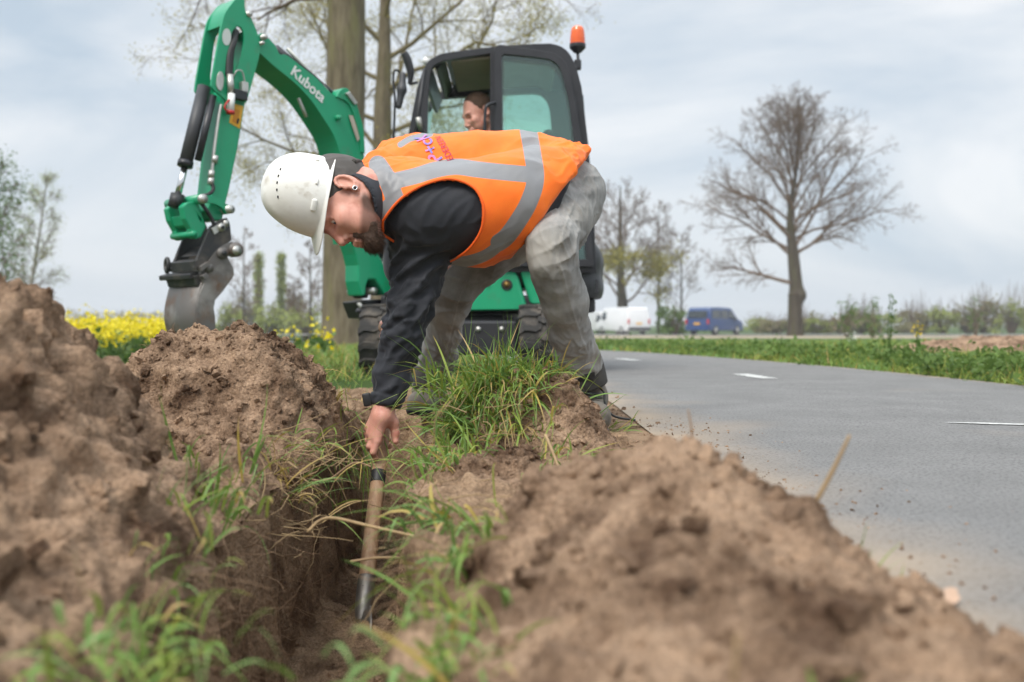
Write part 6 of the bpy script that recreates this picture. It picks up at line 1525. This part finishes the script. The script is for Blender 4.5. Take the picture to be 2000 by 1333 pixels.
# ================================================================ VEHICLES ON THE FAR ROAD
M_vblue = mat('dark blue car paint', (.010, .042, .15), .3, c2=(.012, .046, .165), nscale=2, coat=.6); M_vwhite = mat('white car paint', (.72, .72, .72), .35, c2=(.68, .68, .68), nscale=2, coat=.4)
M_vglass = mat('dark car glass', (.02, .028, .032), .08, c2=(.025, .033, .038), nscale=2, coat=.8); M_plate = mat('yellow number plate', (.80, .42, .02), .5, c2=(.75, .4, .02), nscale=5); M_tail = mat('red tail lamp', (.50, .02, .02), .25, c2=(.42, .015, .015), nscale=8); M_head = mat('clear headlamp', (.55, .58, .6), .15, c2=(.45, .48, .5), nscale=8)
M_teal = mat('teal panel', (.05, .33, .29), .4, c2=(.045, .30, .27), nscale=2)
def van(name, label, px, d, yaw, L_, W_, H_v, paint, prof, glass_side, rear_glass=True, cat='van', front=False):
    """profile in fractions of length (from the rear) and height; the rear looks along local -x"""
    b = foot(px, d); b[2] += .10; t = thing(name, label, cat, b); Mz = Matrix.Translation(b) @ Matrix.Rotation(yaw, 4, 'Z')
    def put(bm): bmesh.ops.transform(bm, matrix=Mz, verts=bm.verts); return bm
    bm = bmesh.new(); ps = [((x-.5)*L_, z*H_v) for x, z in prof]; nr = []
    for sy, k in ((-1, 1), (1, 1)):
        nr.append([bm.verts.new((x, sy*W_/2*(1-.10*max(0, (z/H_v-.5)*2)**1.5), z)) for x, z in ps])
    bm.faces.new(nr[0]); bm.faces.new(nr[1][::-1])
    for i in range(len(ps)): j = (i+1) % len(ps); bm.faces.new([nr[0][i], nr[0][j], nr[1][j], nr[1][i]])
    body = from_bm('body', put(bm), paint, t, False, .09, 3)
    for p_ in body.data.polygons: p_.use_smooth = True
    def plate(nm, poly, m, y, parent, th=.012):
        bm = bmesh.new(); s = 1 if y > 0 else -1; f = [bm.verts.new(((x-.5)*L_, y*W_/2*(1-.10*max(0, (z-.5)*2)**1.5)+s*.012, z*H_v)) for x, z in poly]; bm.faces.new(f); r_ = bmesh.ops.extrude_face_region(bm, geom=bm.faces[:]); bmesh.ops.translate(bm, verts=[v for v in r_['geom'] if isinstance(v, bmesh.types.BMVert)], vec=(0, -s*.03, 0)); return from_bm(nm, put(bm), m, parent, False)
    for poly in glass_side:
        for y in (-1, 1): plate('side_window', poly, M_vglass, y, body)
    def boxl(nm, x, y, z, sx, sy, sz, m, parent=None, bev=.02, tilt=0):
        bm = bmesh.new(); bmesh.ops.create_cube(bm, size=1, matrix=Matrix.Translation((x, y, z)) @ Matrix.Rotation(tilt, 4, 'Y') @ Matrix.Diagonal((sx, sy, sz, 1))); return from_bm(nm, put(bm), m, parent or t, False, bev, 2)
    xr = -L_/2
    if rear_glass: boxl('rear_window', xr+.075, 0, H_v*.73, .06, W_*.78, H_v*.26, M_vglass, body, .02, R(9))
    for s in (-1, 1):
        boxl('tail_lamp', xr+.03, s*W_*.455, H_v*.47, .10, W_*.07, H_v*.17, M_tail, body)
        boxl('headlamp', L_/2-.06, s*W_*.40, H_v*.38, .14, W_*.16, H_v*.10, M_head, body)
        boxl('mirror', L_*.22, s*(W_/2+.12), H_v*.58, .12, .16, .22, M_frame if paint != M_vwhite else M_frame, body)
    boxl('rear_bumper', xr-.03, 0, H_v*.21, .14, W_*.96, H_v*.10, M_dark if paint is M_vwhite else paint, body, .04); boxl('number_plate', xr-.005, 0, H_v*.40, .03, .50, .12, M_plate, body, .004)
    boxl('front_bumper', L_/2-.02, 0, H_v*.19, .2, W_*.96, H_v*.13, M_dark, body, .05); boxl('number_plate', L_/2+.09, 0, H_v*.2, .02, .5, .11, M_plate, body, .004)
    i0 = [i for i, (x, z) in enumerate(prof) if z > .9][-1]
    (xa, za), (xb, zb) = prof[i0], prof[i0+1]; mx_, mz_ = ((xa+xb)/2-.5)*L_, (za+zb)/2*H_v; an = math.atan2((za-zb)*H_v, (xb-xa)*L_); ln = math.hypot((xb-xa)*L_, (za-zb)*H_v)
    boxl('windscreen', mx_+.02, 0, mz_+.015, ln*.86, W_*.80, .05, M_vglass, body, .01, an)
    for x in (-.30*L_, .32*L_):
        for s in (-1, 1):
            c = Mz @ Vector((x, s*(W_/2-.10), .32)); ax_ = (Mz.to_3x3() @ Vector((0, 1, 0))); wh = cyl('wheel', c-ax_*.11, c+ax_*.11, .33, M_black, t, 22); cyl('rim', c-ax_*.118, c+ax_*.118, .20, M_zinc, wh, 16)
    return t
PV = [(.02, .14), (0, .30), (.015, .55), (.055, .93), (.09, .985), (.30, 1.0), (.60, .985), (.685, .955), (.83, .60), (.985, .48), (1, .30), (.985, .14)]
sg = [[(.10, .60), (.115, .87), (.33, .89), (.33, .60)], [(.36, .60), (.36, .89), (.55, .885), (.55, .60)], [(.58, .60), (.58, .88), (.67, .86), (.77, .60)]]
van('parked_van', 'dark blue passenger van seen from behind beyond the verge', 1396, 71, R(48), 4.8, 1.9, 1.95, M_vblue, PV, sg)
PW = [(.015, .12), (0, .28), (.01, .6), (.03, .95), (.06, .99), (.5, 1.0), (.76, .985), (.80, .95), (.89, .55), (.985, .44), (1, .26), (.985, .12)]
van('parked_van', 'white high roofed panel van with red lamps left of the blue van', 1216, 80, R(112), 5.4, 2.0, 2.15, M_vwhite, PW, [[(.68, .56), (.68, .84), (.79, .82), (.84, .56)]], False)
van('parked_van', 'white van with its windscreen towards us behind the leg of the worker', 1172, 90, R(-62), 5.0, 1.95, 2.0, M_vwhite, PW, [[(.68, .56), (.68, .84), (.79, .82), (.84, .56)]], False)
PT = [(.0, .16), (0, .95), (.01, 1.0), (.72, 1.0), (.725, .78), (.90, .78), (.985, .45), (1, .30), (1, .14)]
PT = [(.0, .16), (0, .985), (.015, 1.0), (.74, 1.0), (.80, .93), (.965, .50), (1, .42), (1, .14)]
tr_ = van('delivery_truck', 'white box truck with a red and teal tail glimpsed beneath the excavator', 1018, 58, R(82), 6.0, 2.2, 1.75, M_vwhite, PT, [[(.80, .52), (.80, .82), (.85, .80), (.93, .52)]], False, 'truck')
# ================================================================ THE AIR
hz = bmesh.new(); bmesh.ops.create_cube(hz, size=1, matrix=Matrix.Translation((0, 640, 12)) @ Matrix.Diagonal((1700, 1400, 28, 1)))
M_air = bpy.data.materials.new('air'); M_air.use_nodes = True; _n = M_air.node_tree.nodes; _n.remove(_n['Principled BSDF']); _v = _n.new('ShaderNodeVolumePrincipled')
_v.inputs['Color'].default_value = (.93, .95, .97, 1); _v.inputs['Density'].default_value = .0010; M_air.node_tree.links.new(_v.outputs[0], _n['Material Output'].inputs['Volume'])
hzo = from_bm('haze', hz, M_air); tag(hzo, 'thin pale haze in the air', 'haze', kind='stuff')
